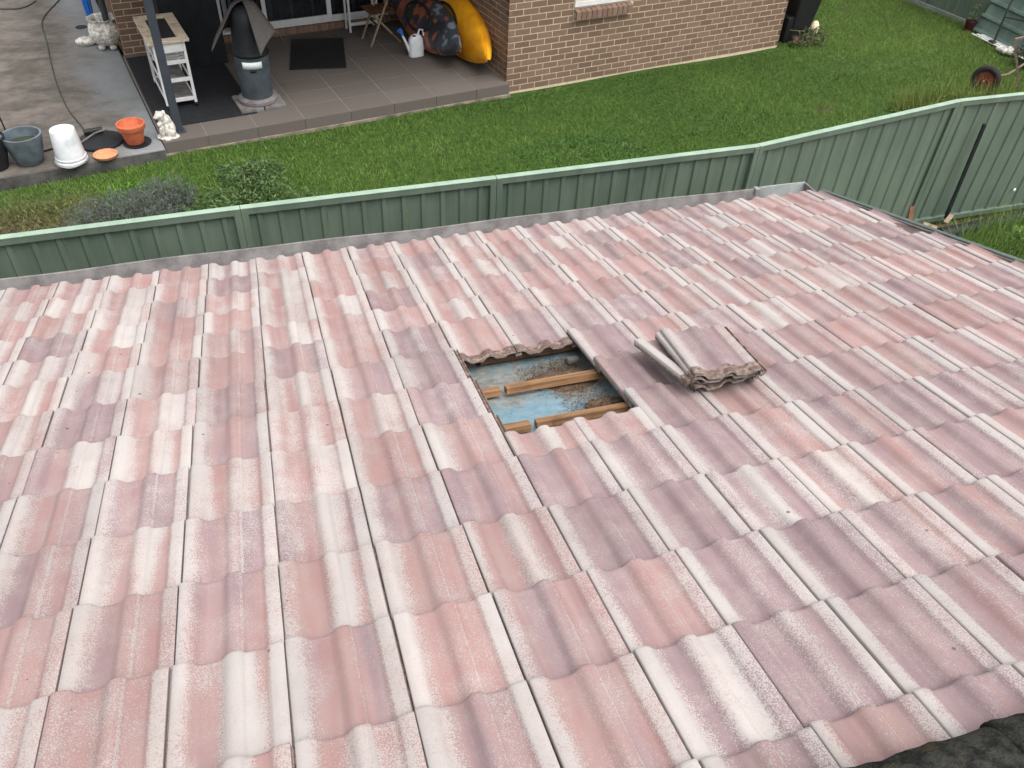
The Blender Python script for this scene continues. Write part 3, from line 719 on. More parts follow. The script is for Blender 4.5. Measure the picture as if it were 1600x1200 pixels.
def leaf_cloud(pts, size, cols, flat=0., ratio=.45):
    """one small leaf triangle pair per point"""
    n = len(pts); d = rng.normal(size=(n, 3)); d[:, 2] = d[:, 2]*.6+.35; d /= np.linalg.norm(d, axis=1)[:, None]
    e = np.cross(d, rng.normal(size=(n, 3))); e /= np.linalg.norm(e, axis=1)[:, None]; s = size*(.6+.8*rng.random(n))[:, None]
    a, b, c_, d2 = pts, pts+d*s*.5+e*s*ratio*.5, pts+d*s, pts+d*s*.5-e*s*ratio*.5
    return np.concatenate([np.stack([a, b, c_], 1), np.stack([a, c_, d2], 1)]), np.concatenate([cols, cols])
def plant(name, label, cat, loc, crown_fn, stems, group=None):
    root = empty(name, loc); tag(root, label, cat, group)
    Vt, Ct = crown_fn(np.array(loc)); me = leafmesh('foliage', Vt-np.array(loc), Ct, 'leaf'); o = bpy.data.objects.new('foliage', me); COL.objects.link(o); o.parent = root
    if stems:
        m = MB()
        for s in stems: m.tube([Vector(loc)+Vector(q) for q in s], [.012*(1-.7*i/len(s)) for i in range(len(s))], 5)
        m.build('stem', 'stem', root)
    return root
def lavender(c, rx, ry, h, n):
    def fn(loc):
        a = rng.random(n)*2*np.pi; r = np.sqrt(rng.random(n)); bx = np.stack([c[0]+rx*.45*r*np.cos(a), c[1]+ry*.45*r*np.sin(a), 0*a], 1)
        out = np.stack([rx*r*np.cos(a), ry*r*np.sin(a), h*(.55+.5*rng.random(n))*(1-.35*r**2)], 1); tip = bx+out*np.array([.75, .75, 1])
        V, Cc = [], []
        side = rng.normal(size=(n, 3)); side[:, 2] = 0; side /= np.linalg.norm(side, axis=1)[:, None]
        for k in range(7):
            t = .35+.65*rng.random(n); p = bx+(tip-bx)*t[:, None]; g_ = rng.random(n)[:, None]
            cc = lin(72, 84, 68)*(1-g_)+lin(112, 122, 106)*g_
            v, c2 = leaf_cloud(p, .05, cc, ratio=.16); V.append(v); Cc.append(c2)
        fl_ = rng.random(n) < .3; p = tip[fl_]; cc = np.repeat(lin(120, 116, 124)[None], len(p), 0)
        V.append(np.stack([p+side[fl_]*.006, p-side[fl_]*.006, p+np.array([0, 0, .06])], 1)); Cc.append(cc)
        V.append(np.stack([bx+side*.004, bx-side*.004, tip], 1)); Cc.append(np.repeat(lin(92, 98, 80)[None], n, 0))
        return np.concatenate(V), np.concatenate(Cc)
    return fn
plant('lavender_bush', 'grey green lavender bush behind the left end of the green fence', 'bush', (-.40, 6.35, 0), lavender((-.40, 6.35), .52, .45, .50, 2200), [[(0, 0, 0), (.05, .02, .15)], [(.1, 0, 0), (.2, 0, .2)]])
plant('lavender_bush', 'small dark lavender bush beyond the larger grey one', 'bush', (-.02, 6.80, 0), lavender((-.02, 6.80), .30, .28, .46, 800), None)
def bushy(c, blobs, n, size, ca, cb, ratio=.4):
    def fn(loc):
        V, Cc = [], []
        for (dx, dy, dz, r, w) in blobs:
            m = int(n*w); d = rng.normal(size=(m, 3)); d /= np.linalg.norm(d, axis=1)[:, None]
            p = np.array([c[0]+dx, c[1]+dy, dz])+d*r*(.45+.6*rng.random(m)[:, None]**.7)*np.array([1, 1, .85]); p = p[p[:, 2] > .02]
            g_ = np.clip(rng.normal(.45, .25, len(p)), 0, 1)[:, None]; v, c2 = leaf_cloud(p, size, ca*(1-g_)+cb*g_, ratio=ratio); V.append(v); Cc.append(c2)
        return np.concatenate(V), np.concatenate(Cc)
    return fn
plant('green_shrub', 'bushy pale green shrub behind the green fence beside the lavender', 'shrub', (.80, 6.55, 0),
      bushy((.80, 6.55), [(.05, .2, .36, .20, .7), (-.3, 0, .22, .24, .6), (.3, .05, .24, .24, .6), (.12, .32, .42, .13, .4), (-.05, -.25, .28, .28, .6), (.62, -.1, .18, .2, .4), (-.6, -.1, .14, .2, .4), (.3, .35, .40, .15, .35), (-.15, .4, .36, .14, .3), (.95, -.1, .12, .16, .25)], 1300, .05, lin(60, 84, 48), lin(112, 134, 84), .34),
      [[(0, 0, 0), (.02, .03, .3), (0, .08, .6)], [(0, 0, 0), (-.15, 0, .3)], [(.02, 0, 0), (.2, .04, .35)]])
def weedpatch(name, label, cx, cy, rx, ry, n, h, ca, cb, size=.045):
    a = rng.random(n)*2*np.pi; r = np.sqrt(rng.random(n)); p = np.stack([cx+rx*r*np.cos(a), cy+ry*r*np.sin(a), h*rng.random(n)*(1.1-r)], 1)
    g_ = rng.random(n)[:, None]; V1, C1 = leaf_cloud(p, size, ca*(1-g_)+cb*g_)
    a = rng.random(n//2)*2*np.pi; r = np.sqrt(rng.random(n//2)); q = np.stack([cx+rx*r*np.cos(a), cy+ry*r*np.sin(a), 0*r], 1); g_ = rng.random(n//2)[:, None]
    V2, C2 = blades(q, h*(.6+1.1*rng.random(n//2)), np.full(n//2, .011), ca*(1-g_)+cb*g_, .35)
    me = leafmesh(name, np.concatenate([V1, V2]), np.concatenate([C1, C2]), 'leaf'); o = bpy.data.objects.new(name, me); COL.objects.link(o); tag(o, label, 'weeds', kind='stuff')
weedpatch('weeds', 'bright green low weeds in the bed beside the concrete slab edge', -.25, 7.45, .5, .25, 900, .10, lin(58, 100, 34), lin(116, 158, 62))
weedpatch('weeds', 'sparse weeds on bare soil at the left end of the bed', -1.2, 6.9, .7, .5, 700, .08, lin(64, 74, 34), lin(120, 124, 70))
weedpatch('weeds', 'tangled green weeds by the roof edge below the black pipe', 9.0, 4.05, .9, .42, 6500, .26, lin(56, 84, 40), lin(134, 160, 84), .065)
weedpatch('weeds', 'yellowish weeds in front of the barrow wheel behind the fence', 11.0, 7.62, 1.15, .34, 3600, .20, lin(78, 96, 44), lin(134, 146, 80), .04)
weedpatch('weeds', 'broad leaved clover patch in the middle of the lawn', 4.9, 7.3, .9, .5, 1500, .05, lin(52, 88, 40), lin(96, 132, 72), .035)

# leaf litter lying on the sarking inside the hole
def litter():
    n = 26000; x = rng.uniform(1.82, 2.42, n); s = rng.uniform(.42, 1.34, n)
    u_ = (x-1.82)/.6; v_ = (s-.42)/.92
    dens = np.exp(-(((u_-.82)/.26)**2+((v_-.84)/.20)**2))*1.5 + np.exp(-(((u_-.93)/.22)**2+((v_-.42)/.10)**2))*1.3 + np.exp(-(((u_-.72)/.09)**2+((v_-.33)/.16)**2))*.35+.004
    nn = smooth_noise(x, s, 22, 9); k = rng.random(n)*(.35+1.3*nn) < dens*.9-.06; x, s = x[k], s[k]
    h = np.array([sagz(a, b) for a, b in zip(x, s)])+rng.random(len(x))*.016+.003
    p = np.array([RP(a, b, c)[:] for a, b, c in zip(x, s, h)]); g_ = rng.random(len(x))[:, None]
    V1, C1 = leaf_cloud(p, .0075, lin(66, 52, 42)*(1-g_)+lin(112, 94, 78)*g_, ratio=.6)
    m = 260; x = rng.uniform(2.1, 2.42, m); s = rng.uniform(.5, 1.25, m); a = rng.random(m)*6.28; ll = .02+.04*rng.random(m)
    T = []
    for i in range(m):
        q0 = RP(x[i], s[i], sagz(x[i], s[i])+.012); q1 = RP(x[i]+ll[i]*math.cos(a[i]), s[i]+ll[i]*math.sin(a[i]), sagz(x[i], s[i])+.016); T.append([q0[:], (q0+Vector((.0022, .0022, 0)))[:], q1[:]])
    C2 = lin(96, 74, 54)*np.ones((m, 1))*(.6+.8*rng.random((m, 1)))
    return np.concatenate([V1, np.array(T)]), np.concatenate([C1, C2])
Vt, Ct = litter(); lt = bpy.data.objects.new('leaf_litter', leafmesh('leaf_litter', Vt, Ct, 'litter')); COL.objects.link(lt); tag(lt, 'brown leaf litter and dust lying on the blue membrane in the roof hole', 'litter', kind='stuff')
for (x, s, sx, sy, sz) in ((2.255, 1.12, .20, .11, .026), (2.37, .84, .10, .05, .022)):
    m = MB(); b0 = RP(x, s, sagz(x, s)-.004); rr = RM.to_3x3()
    m.ball(b0, (sx, sy, sz), 30, 16, rr); o = m.build('dirt_mound', simple('dirt_mound_material', srgb(94, 76, 62), .95, .4, 40, 1.0), None, smooth=True)
    tx = bpy.data.textures.new('lumps', 'CLOUDS'); tx.noise_scale = .02; md = o.modifiers.new('lumps', 'DISPLACE'); md.texture = tx; md.strength = .022; md.texture_coords = 'GLOBAL'
    tag(o, 'mound of brown dust in the far right corner of the roof hole' if s > 1 else 'small brown nest of debris at the right side of the roof hole', 'debris')
m = MB(); m.box((2.335, 1.235, -.115), (2.40, 1.275, -.085), RM); tag(m.build('mortar_lump', 'slabedge', bevel=.008), 'small grey mortar lump in the upper right corner of the roof hole', 'mortar')

# ------------------------------------------------------------------ green steel boundary fence
fence = empty('boundary_fence', (2.9, 4.3, 0)); tag(fence, 'long green ribbed steel fence between the roof edge and the lawn', 'fence')
ZT = 1.5
tops = [(-3.05, 4.075), (-1.10, 4.125), (.82, 4.192), (2.867, 4.233), (5.367, 4.302), (7.985, 4.79), (10.35, 4.83), (12.7, 4.86)]
nrib = [11, 11, 12, 15, 12, 12, 12]
def fence_panel(A, B, nr, root, z0, z1, sheets=3, depth=.017, face=-1):
    A = Vector((A[0], A[1], 0)); B = Vector((B[0], B[1], 0)); d = (B-A).normalized(); n = Vector((-d.y, d.x, 0))*face; Lp = (B-A).length
    pitch = (Lp-.10)/nr; s0 = .05; per = nr/sheets
    pr = []
    for k in range(nr):
        c = s0+pitch*(k+.5); hw, hb = .015, .027
        pr += [(c-hb, 0), (c-hw, depth), (c+hw, depth), (c+hb, 0)]
    pr = [(s0, 0)]+pr+[(Lp-.05, 0)]
    cuts = [0]+[int(round(per*(i+1)))*4 for i in range(sheets)]
    for i in range(sheets):
        seg = pr[cuts[i]+(0 if i == 0 else 1-1):cuts[i+1]+1] if i < sheets-1 else pr[cuts[i]:]
        if i: seg = [((pr[cuts[i]][0]+.004), 0)]+pr[cuts[i]+1:(cuts[i+1]+1 if i < sheets-1 else None)]
        m = MB(); zz = .001*i
        v = []
        for (s, t) in seg:
            P = A+d*s+n*(t-.012+zz); v += [(P.x, P.y, z0), (P.x, P.y, z1)]
        m.add(v, [(2*q, 2*q+2, 2*q+3, 2*q+1) for q in range(len(seg)-1)]); m.build('sheet', 'green', root, solid=.0016)
    def rail(zl, zh, w, nm, mat, ext=0):
        m = MB(); a = A-d*ext; b = B+d*ext; q = [a-n*w, b-n*w, b+n*w, a+n*w]
        m.add([(p.x, p.y, zl) for p in q]+[(p.x, p.y, zh) for p in q], [(0,1,5,4),(1,2,6,5),(2,3,7,6),(3,0,4,7),(4,5,6,7),(0,3,2,1)]); return m.build(nm, mat, root, bevel=.004)
    rail(z1-.052, z1+.001, .026, 'rail', 'green', -.003); rail(z1+.0015, z1+.010, .030, 'rail_cap', 'greentop', -.0015)
    rail(z0, z0+.06, .026, 'rail', 'green', -.003)
def fence_post(P, d, root, z1, w=.05, z0=0.0, cap='greentop'):
    d = Vector((d[0], d[1], 0)).normalized(); n = Vector((-d.y, d.x, 0)); P = Vector((P[0], P[1], 0))
    for sgn in (-1, 1):
        m = MB(); c = P+d*sgn*w*.55
        q = [c-d*w*.52-n*.0285, c+d*w*.52-n*.0285, c+d*w*.52+n*.0285, c-d*w*.52+n*.0285]
        m.add([(p.x, p.y, z0) for p in q]+[(p.x, p.y, z1-.004) for p in q], [(0,1,5,4),(1,2,6,5),(2,3,7,6),(3,0,4,7),(4,5,6,7),(0,3,2,1)]); m.build('post', 'green', root, bevel=.003)
for i in range(len(tops)-1): fence_panel(tops[i], tops[i+1], nrib[i], fence, .04, ZT)
for i in range(len(tops)):
    j = min(i, len(tops)-2); fence_post(tops[i], (tops[j+1][0]-tops[j][0], tops[j+1][1]-tops[j][1]), fence, ZT)
# the far fence on the right
bf = empty('back_fence', (13.6, 10.5, 0)); tag(bf, 'dull green steel fence at the far right end of the lawn', 'fence')
bt = [(12.7, 16.4), (13.1, 14.05), (13.49, 11.7), (13.88, 9.35), (14.27, 7.0), (14.6, 4.9)]
for i in range(len(bt)-1): fence_panel(bt[i], bt[i+1], 12, bf, .0, 1.8, face=-1, depth=.012)
for i in range(len(bt)): fence_post(bt[i], (0.02, -1), bf, 1.8)
pl = MB(); pl.bar((13.08, 13.9, .03), (13.86, 9.2, .03), .03, .09); pl.build('plinth', 'galvlight', bf)

# ------------------------------------------------------------------ things on the concrete slab
def pot(name, label, loc, prof, mat, soil=None, n=36, cat='pot', lip=None):
    root = empty(name, loc); tag(root, label, cat); m = MB(); m.lathe(prof, loc, n); m.build('body', mat, root, smooth=40)
    if soil: s = MB(); s.lathe([(.001, soil[1]+.004), (soil[0]*.6, soil[1]+.006), (soil[0], soil[1])], loc, n); s.build('soil', soil[2], root, smooth=True)
    return root
S = SZ
pot('plant_pot', 'round grey glazed plant pot on the slab corner', (-1.50, 8.14, S), [(.125, 0), (.135, .01), (.17, .12), (.20, .25), (.213, .325), (.212, .34), (.190, .34), (.186, .325), (.175, .25), (.16, .15), (.02, .14)], 'glaze', (.176, .235, 'soil'))
bk = empty('bucket', (-1.06, 8.08, S)); tag(bk, 'upside down white plastic bucket beside the grey pot', 'bucket')
m = MB(); m.lathe([(.165, .0), (.172, .004), (.172, .03), (.163, .036), (.163, .05), (.168, .055), (.168, .07), (.160, .075), (.146, .24), (.133, .375), (.128, .385), (.02, .385), (.001, .383)], bk.location, 40); m.build('body', 'whiteplastic', bk, smooth=40)
m = MB(); c = bk.location; m.tube([c+Vector((.172*math.cos(t), -.02-.2*max(0, -math.sin(t))*.95, .012+.02*abs(math.cos(t)))) for t in np.linspace(math.pi, 2*math.pi, 22)], .007, 6); m.build('handle', 'galvlight', bk, smooth=True)
pot('pot_saucer', 'small pale terracotta saucer lying on the slab edge', (-.70, 8.10, S), [(.10, 0), (.115, .005), (.132, .035), (.134, .040), (.124, .040), (.112, .014), (.001, .012)], 'terrapale', cat='saucer')
pot('terracotta_pot', 'orange terracotta flower pot near the patio corner', (-.385, 8.38, S+.022), [(.098, 0), (.102, .005), (.134, .165), (.136, .17), (.152, .172), (.156, .178), (.163, .232), (.159, .238), (.144, .236), (.138, .18), (.12, .15), (.001, .145)], 'terracotta', (.126, .168, 'terracotta'))
pot('black_saucer', 'black plastic saucer under the orange terracotta pot', (-.365, 8.385, S), [(.13, 0), (.15, .004), (.162, .018), (.156, .020), (.14, .012), (.001, .010)], 'blackplastic', cat='saucer')
ub = empty('umbrella_base', (-.78, 8.50, S)); tag(ub, 'flat round black umbrella base with short pipe behind the terracotta saucer', 'base')
m = MB(); m.lathe([(.25, 0), (.262, .008), (.258, .03), (.12, .055), (.04, .062), (.001, .062)], ub.location, 40); m.build('disc', 'blackplastic', ub, smooth=40)
m = MB(); m.tube([ub.location+Vector((-.18, .14, .075)), ub.location+Vector((.03, .17, .085))], .034, 12); m.build('pipe', 'blackplastic', ub, smooth=40)
m = MB(); m.tube([ub.location+Vector((-.22, -.1, .05)), ub.location+Vector((-.05, .06, .09)), ub.location+Vector((.08, .18, .08))], .011, 8); m.build('rod', 'galv', ub, smooth=True)
pot('dark_pot', 'dark plant pot at the far left edge of the slab', (-1.84, 8.07, S), [(.12, 0), (.16, .15), (.19, .36), (.175, .37), (.15, .2), (.001, .2)], 'black', (.165, .31, 'soil'))
ch = empty('garden_chair', (-1.88, 8.50, S)); tag(ch, 'white cloth hung on a dark wire chair at the left edge', 'chair')
m = MB(); b0 = ch.location
for (x_, y_) in ((.02, 0), (.02, .4), (-.4, 0), (-.4, .4)): m.tube([b0+Vector((x_+.04, y_-.06, 0)), b0+Vector((x_, y_, .45))], .009, 6)
m.tube([b0+Vector((.02, 0, .45)), b0+Vector((.05, -.02, .9)), b0+Vector((-.42, -.02, .9)), b0+Vector((-.4, 0, .45))], .009, 6); m.build('frame', 'black', ch, smooth=True)
m = MB(); m.grid(lambda i, j: tuple(b0+Vector((.075-.5*i+.01*math.sin(j*9), -.035+.03*math.sin(i*14)-.03*j, .93-.5*j))), 18, 12); m.build('cloth', 'white', ch, smooth=True, solid=.006)
m = MB(); m.box(tuple(b0+Vector((-.4, 0, .44))), tuple(b0+Vector((.02, .4, .46)))); m.build('seat', 'black', ch, bevel=.01)
# ornate pot, rock, blue umbrella, drain
op = empty('ornate_pot', (-.84, 11.60, S)); tag(op, 'ornate pitted white stone pot on feet beside the brick corner', 'pot')
m = MB(); m.lathe([(.09, .06), (.15, .085), (.21, .17), (.225, .25), (.20, .34), (.165, .38), (.17, .40), (.205, .43), (.20, .44), (.165, .42), (.15, .38), (.16, .3), (.001, .27)], op.location, 44, warp=lambda a, z: 1+(.03*math.sin(a*9)*(1 if z < .39 else 2.2)))
o = m.build('body', 'pittedstone', op, smooth=50)
tx = bpy.data.textures.new('pits', 'CLOUDS'); tx.noise_scale = .03; md = o.modifiers.new('sub', 'SUBSURF'); md.levels = md.render_levels = 2; md = o.modifiers.new('pits', 'DISPLACE'); md.texture = tx; md.strength = .012
for k in range(4):
    m = MB(); a = k*math.pi/2-.9; m.ball(op.location+Vector((.11*math.cos(a), .11*math.sin(a), .04)), (.05, .045, .04), 10, 7); m.build('foot', 'pittedstone', op, smooth=True)
m = MB(); m.ball((-1.16, 11.78, S+.05), (.14, .09, .065), 20, 12); o = m.build('rock', 'pittedstone', smooth=True); tag(o, 'small rough grey rock left of the ornate pot', 'rock')
md = o.modifiers.new('pits', 'DISPLACE'); md.texture = tx; md.strength = .04
um = empty('closed_umbrella', (-1.05, 12.1, S)); tag(um, 'closed blue umbrella standing behind the ornate pot', 'umbrella')
m = MB(); m.lathe([(.012, .10), (.03, .14), (.055, .4), (.07, .75), (.05, 1.05), (.012, 1.2)], um.location, 18, warp=lambda a, z: 1+.16*math.sin(a*8)); m.build('canopy', 'blue', um, smooth=40)
m = MB(); m.tube([um.location, um.location+Vector((0, 0, 1.3))], .011, 8); m.build('pole', 'galvlight', um)
m = MB(); m.lathe([(.10, 0), (.10, .03), (.03, .05), (.001, .05)], um.location, 18); m.build('foot', 'whitestone', um)
m = MB(); m.lathe([(.085, .001), (.085, .006), (.07, .007), (.001, .006)], (-1.29, 12.55, S), 24); tag(m.build('drain_cover', 'black'), 'small round black drain cover in the concrete slab', 'drain')
def cord(name, label, pix, r, mat):
    m = MB(); P = [Vector(p) for p in pix]; Q = []
    for i in range(len(P)-1):
        p0, p1, p2, p3 = P[max(i-1, 0)], P[i], P[i+1], P[min(i+2, len(P)-1)]
        for t in np.linspace(0, 1, 9)[:-1]: Q.append(.5*((2*p1)+(-p0+p2)*t+(2*p0-5*p1+4*p2-p3)*t*t+(-p0+3*p1-3*p2+p3)*t**3))
    Q.append(P[-1]); m.tube(Q, r, 8); tag(m.build(name, mat, smooth=True), label, 'hose')
z_ = S+.012
cord('garden_hose', 'dark garden hose snaking down the concrete slab', [(-1.6, 14.4, z_), (-1.75, 13.7, z_), (-1.87, 12.9, z_), (-1.72, 12.0, z_), (-1.57, 11.1, z_), (-1.42, 10.3, z_), (-1.22, 9.5, z_), (-1.02, 8.95, z_), (-.93, 8.52, z_), (-.98, 8.3, z_)], .008, 'hose')
cord('garden_hose', 'coiled dark hose at the top left corner of the slab', [(-3.1, 14.2, z_), (-2.7, 13.65, z_), (-2.25, 13.55, z_), (-2.05, 13.9, z_)], .009, 'hose')
cord('black_cable', 'black cable running between the grey pot and the bucket', [(-1.40, 8.36, z_), (-1.25, 8.42, z_), (-1.05, 8.33, z_), (-.9, 8.42, z_)], .011, 'black')
# statue of a sitting animal
st = empty('garden_statue', (-.03, 8.46, S)); tag(st, 'white stone statue of a sitting dog at the foot of the post', 'statue')
m = MB(); c = st.location; f_ = lambda x_, y_, z_: (c.x+x_, c.y+y_, c.z+z_)
m.ball(f_(.01, 0, .025), (.125, .11, .032)); m.ball(f_(.07, -.02, .022), (.085, .075, .024)); m.ball(f_(.035, .015, .12), (.088, .085, .11)); m.ball(f_(.022, .012, .205), (.074, .07, .088)); m.ball(f_(.0, .0, .255), (.062, .06, .06)); m.ball(f_(-.022, -.015, .295), (.056, .054, .05))
m.ball(f_(-.062, -.045, .285), (.032, .032, .024)); m.ball(f_(-.035, -.05, .10), (.03, .03, .085)); m.ball(f_(.03, -.068, .10), (.03, .028, .085)); m.ball(f_(.075, -.035, .075), (.048, .055, .06)); m.ball(f_(.02, -.08, .02), (.04, .045, .022))
m.ball(f_(-.045, -.045, .195), (.03, .032, .03)); m.ball(f_(.022, .03, .305), (.022, .026, .03)); m.ball(f_(.015, -.045, .31), (.02, .02, .028)); m.ball(f_(-.05, .03, .31), (.018, .018, .024))
o = m.build('body', 'whitestone', st, smooth=True); md = o.modifiers.new('remesh', 'REMESH'); md.mode = 'VOXEL'; md.voxel_size = .009; md.use_smooth_shade = True

# ------------------------------------------------------------------ things on the patio
PT = PZ+.002
m = MB(); m.box((-4.66, .30, PT), (-3.45, 2.75, PT+.012), HM); tag(m.build('rubber_mat', 'black', bevel=.004), 'large black rubber mat under the white trolley', 'mat')
m = MB(); q = [(-2.67, 1.51), (-1.91, 1.29), (-1.56, 2.42), (-2.30, 2.64)]
m.add([tuple(H(a, b, PT)) for a, b in q]+[tuple(H(a, b, PT+.014)) for a, b in q], [(0,3,2,1),(4,5,6,7),(0,1,5,4),(1,2,6,5),(2,3,7,6),(3,0,4,7)]); tag(m.build('door_mat', 'blackplastic', bevel=.004), 'dark rectangular door mat in front of the sliding door', 'mat')
# white trolley
tr = empty('kitchen_trolley', H(-4.25, 1.2, PT+.014)); tag(tr, 'white slatted kitchen trolley with timber top behind the dark post', 'trolley'); z0 = PT+.014
lg = [(-4.45, .80), (-4.10, .80), (-4.45, 1.62), (-4.10, 1.62)]
for (a, b) in lg:
    m = MB(); m.box((a-.016, b-.016, z0+.05), (a+.016, b+.016, z0+.82), HM); l_ = m.build('leg', 'white', tr)
    m = MB(); m.tube([H(a-.012, b, z0+.026), H(a+.012, b, z0+.026)], .026, 12); m.build('castor', 'black', l_, smooth=True)
m = MB()
for (a0, a1, b0, b1) in ((-4.52, -4.40, .74, 1.74), (-4.15, -4.03, .74, 1.74), (-4.40, -4.15, .74, .84), (-4.40, -4.15, 1.64, 1.74)): m.box((a0, b0, z0+.82), (a1, b1, z0+.855), HM)
m.build('top_frame', 'palewood', tr, bevel=.003)
m = MB(); m.box((-4.40, .84, z0+.815), (-4.15, 1.64, z0+.825), HM); m.build('top_inlay', 'black', tr)
m = MB(); m.box((-4.43, .775, z0+.70), (-4.12, .79, z0+.818), HM); m.build('drawer_front', 'white', tr)
for zz in (.55, .33, .08):
    for (b0, b1) in ((.79, .81), (1.61, 1.63)):
        m = MB(); m.box((-4.45, b0, z0+zz), (-4.10, b1, z0+zz+.045), HM); m.build('shelf_rail', 'white', tr)
    for k in range(8 if zz == .55 else 0):
        m = MB(); b = .84+k*.095; m.box((-4.44, b, z0+zz+.012), (-4.11, b+.035, z0+zz+.026), HM); m.build('slat', 'white', tr)
    for a in (-4.45, -4.10):
        m = MB(); m.box((a-.008, .81, z0+zz), (a+.008, 1.61, z0+zz+.03), HM); m.build('shelf_rail', 'white', tr)
m = MB(); m.box((-4.43, .82, z0+.095), (-4.12, 1.6, z0+.105), HM); m.build('wire_tray', 'galv', tr)
m = MB(); m.box((-4.40, .86, z0+.345), (-4.15, 1.5, z0+.352), HM); m.build('wire_tray', 'galv', tr)
# covered barbecue
bq = MB()
def bbq(i, j):
    a = 2*math.pi*i; ca, sa = math.cos(a), math.sin(a); k = 1/max(abs(ca), abs(sa)); k = 1+(k-1)*.8
    t = j; rx, ry = .40, .30
    h = 1.12*min(1, t*1.25); sh = 1 if t < .8 else math.sqrt(max(0, 1-((t-.8)/.2)**2))*.98
    w = 1+.035*math.sin(a*7+t*3)*(1-t)+.02*math.sin(a*13)
    p = H(-3.78+rx*ca*k*sh*w, 2.36+ry*sa*k*sh*w, PT+.014+h+.05*(t > .8)*math.sin((t-.8)/.2*math.pi/2)); return tuple(p)
bq.grid(bbq, 48, 22); tag(bq.build('covered_barbecue', 'cover', smooth=60), 'barbecue hidden under a black cover left of the sliding door', 'barbecue')
# drum on pavers with draped mat
pv = MB(); 
for (a, b, w, d) in ((-3.64, .33, .30, .52), (-3.335, .33, .29, .52)):
    m = MB(); m.box((a, b, PT), (a+w-.012, b+d, PT+.045), HM); o = m.build('concrete_paver', 'galv', bevel=.006)
    tag(o, 'left grey concrete paver under the tall drum' if a < -3.5 else 'right grey concrete paver under the tall drum', 'paver')
dr = empty('drum', H(-3.35, .60, PT+.045)); tag(dr, 'tall dark grey drum with white label standing on pavers', 'drum'); c = dr.location
m = MB(); m.lathe([(.235, 0), (.25, .012), (.25, .05), (.225, .065), (.20, .075)], c, 40); m.build('base_ring', 'galv', dr, smooth=40)
m = MB(); m.lathe([(.19, .06), (.195, .07), (.205, .40), (.215, .58), (.218, .60), (.01, .60)], c, 40); m.build('body', 'drum', dr, smooth=40)
m = MB(); m.lathe([(.214, .60), (.222, .61), (.222, .63), (.205, .65), (.19, .95), (.16, 1.10), (.10, 1.16), (.001, 1.17)], c, 40); m.build('upper_body', 'cover', dr, smooth=40)
m = MB(); tocam = math.atan2(cam.location.y-c.y, cam.location.x-c.x)
for k in range(14):
    pass
m.grid(lambda i, j: (c.x+.2185*math.cos(tocam-.62+1.15*i), c.y+.2185*math.sin(tocam-.62+1.15*i), c.z+.475+.085*j), 14, 1); m.build('label', 'paper', dr, smooth=True, solid=.001)
m = MB(); m.grid(lambda i, j: (c.x+.2185*math.cos(tocam-.2+.35*i), c.y+.2185*math.sin(tocam-.2+.35*i), c.z+.435+.03*j), 6, 1); m.build('vent', 'black', dr, smooth=True, solid=.004)
def drape(i, j):
    # square mat hung over the drum top like a cape, open a little left of the side that faces the camera
    ph = (i*2-1)*math.pi; R0 = min(.50/max(1e-6, abs(math.cos(ph+.8))), .50/max(1e-6, abs(math.sin(ph+.8)))); r = R0*j
    ang = tocam-.42+math.pi+ph*(288/360)
    fl_ = max(0, r-.15); rr = min(r, .15)+fl_*(.60+.14*math.sin(ph*2+.6)); zz = 1.225-.05*(min(r, .15)/.15)**2-fl_*.80
    return (c.x+rr*math.cos(ang), c.y+rr*math.sin(ang), c.z+zz+.014*math.sin(ph*5)*min(1, r*3))
m = MB(); m.grid(drape, 72, 20); tag(m.build('draped_mat', 'matgrey', smooth=True, solid=.010), 'grey rubber mat draped over the top of the tall drum', 'mat')
# white shelf rack at the door
sr = empty('shelf_rack', H(-1.15, 2.72, PT)); tag(sr, 'white metal shelf rack standing beside the sliding door', 'rack')
for (a, b) in ((-1.37, 2.62), (-.92, 2.62), (-1.37, 2.80), (-.92, 2.80)):
    m = MB(); m.box((a-.014, b-.014, PT), (a+.014, b+.014, PT+1.3), HM); m.build('leg', 'white', sr)
for zz in (.10, .55, 1.0):
    m = MB(); m.box((-1.36, 2.605, PT+zz), (-.93, 2.622, PT+zz+.045), HM); m.box((-1.36, 2.79, PT+zz), (-.93, 2.805, PT+zz+.045), HM); m.build('rail', 'white', sr)
    m = MB(); m.box((-1.356, 2.624, PT+zz+.02), (-.934, 2.788, PT+zz+.03), HM); m.build('shelf', 'greywood' if zz < .2 else 'white', sr)
# folding timber chair
fc = empty('folding_chair', H(-1.05, 2.1, PT)); tag(fc, 'brown timber folding chair with crossed legs near the sliding door', 'chair')
for b in (1.92, 2.30):
    m = MB(); m.bar(H(-1.30, b, PT), H(-.86, b+.02, PT+.92), .034, .022); m.build('leg', 'greywood', fc, bevel=.003)
    m = MB(); m.bar(H(-.80, b+.045, PT), H(-1.22, b+.045, PT+.46), .034, .022); m.build('leg', 'greywood', fc, bevel=.003)
for k in range(6):
    m = MB(); a = -1.27+k*.066; m.box((a, 1.93, PT+.455), (a+.054, 2.35, PT+.47), HM); m.build('seat_slat', 'brownwood', fc, bevel=.003)
for k in range(3):
    m = MB(); m.box((-.925+k*.022, 1.94, PT+.68+k*.075), (-.91+k*.022, 2.34, PT+.735+k*.075), HM); m.build('back_slat', 'brownwood', fc, bevel=.003)
m = MB(); m.bar(H(-1.13, 1.93, PT+.26), H(-1.13, 2.33, PT+.26), .02); m.build('stretcher', 'brownwood', fc)
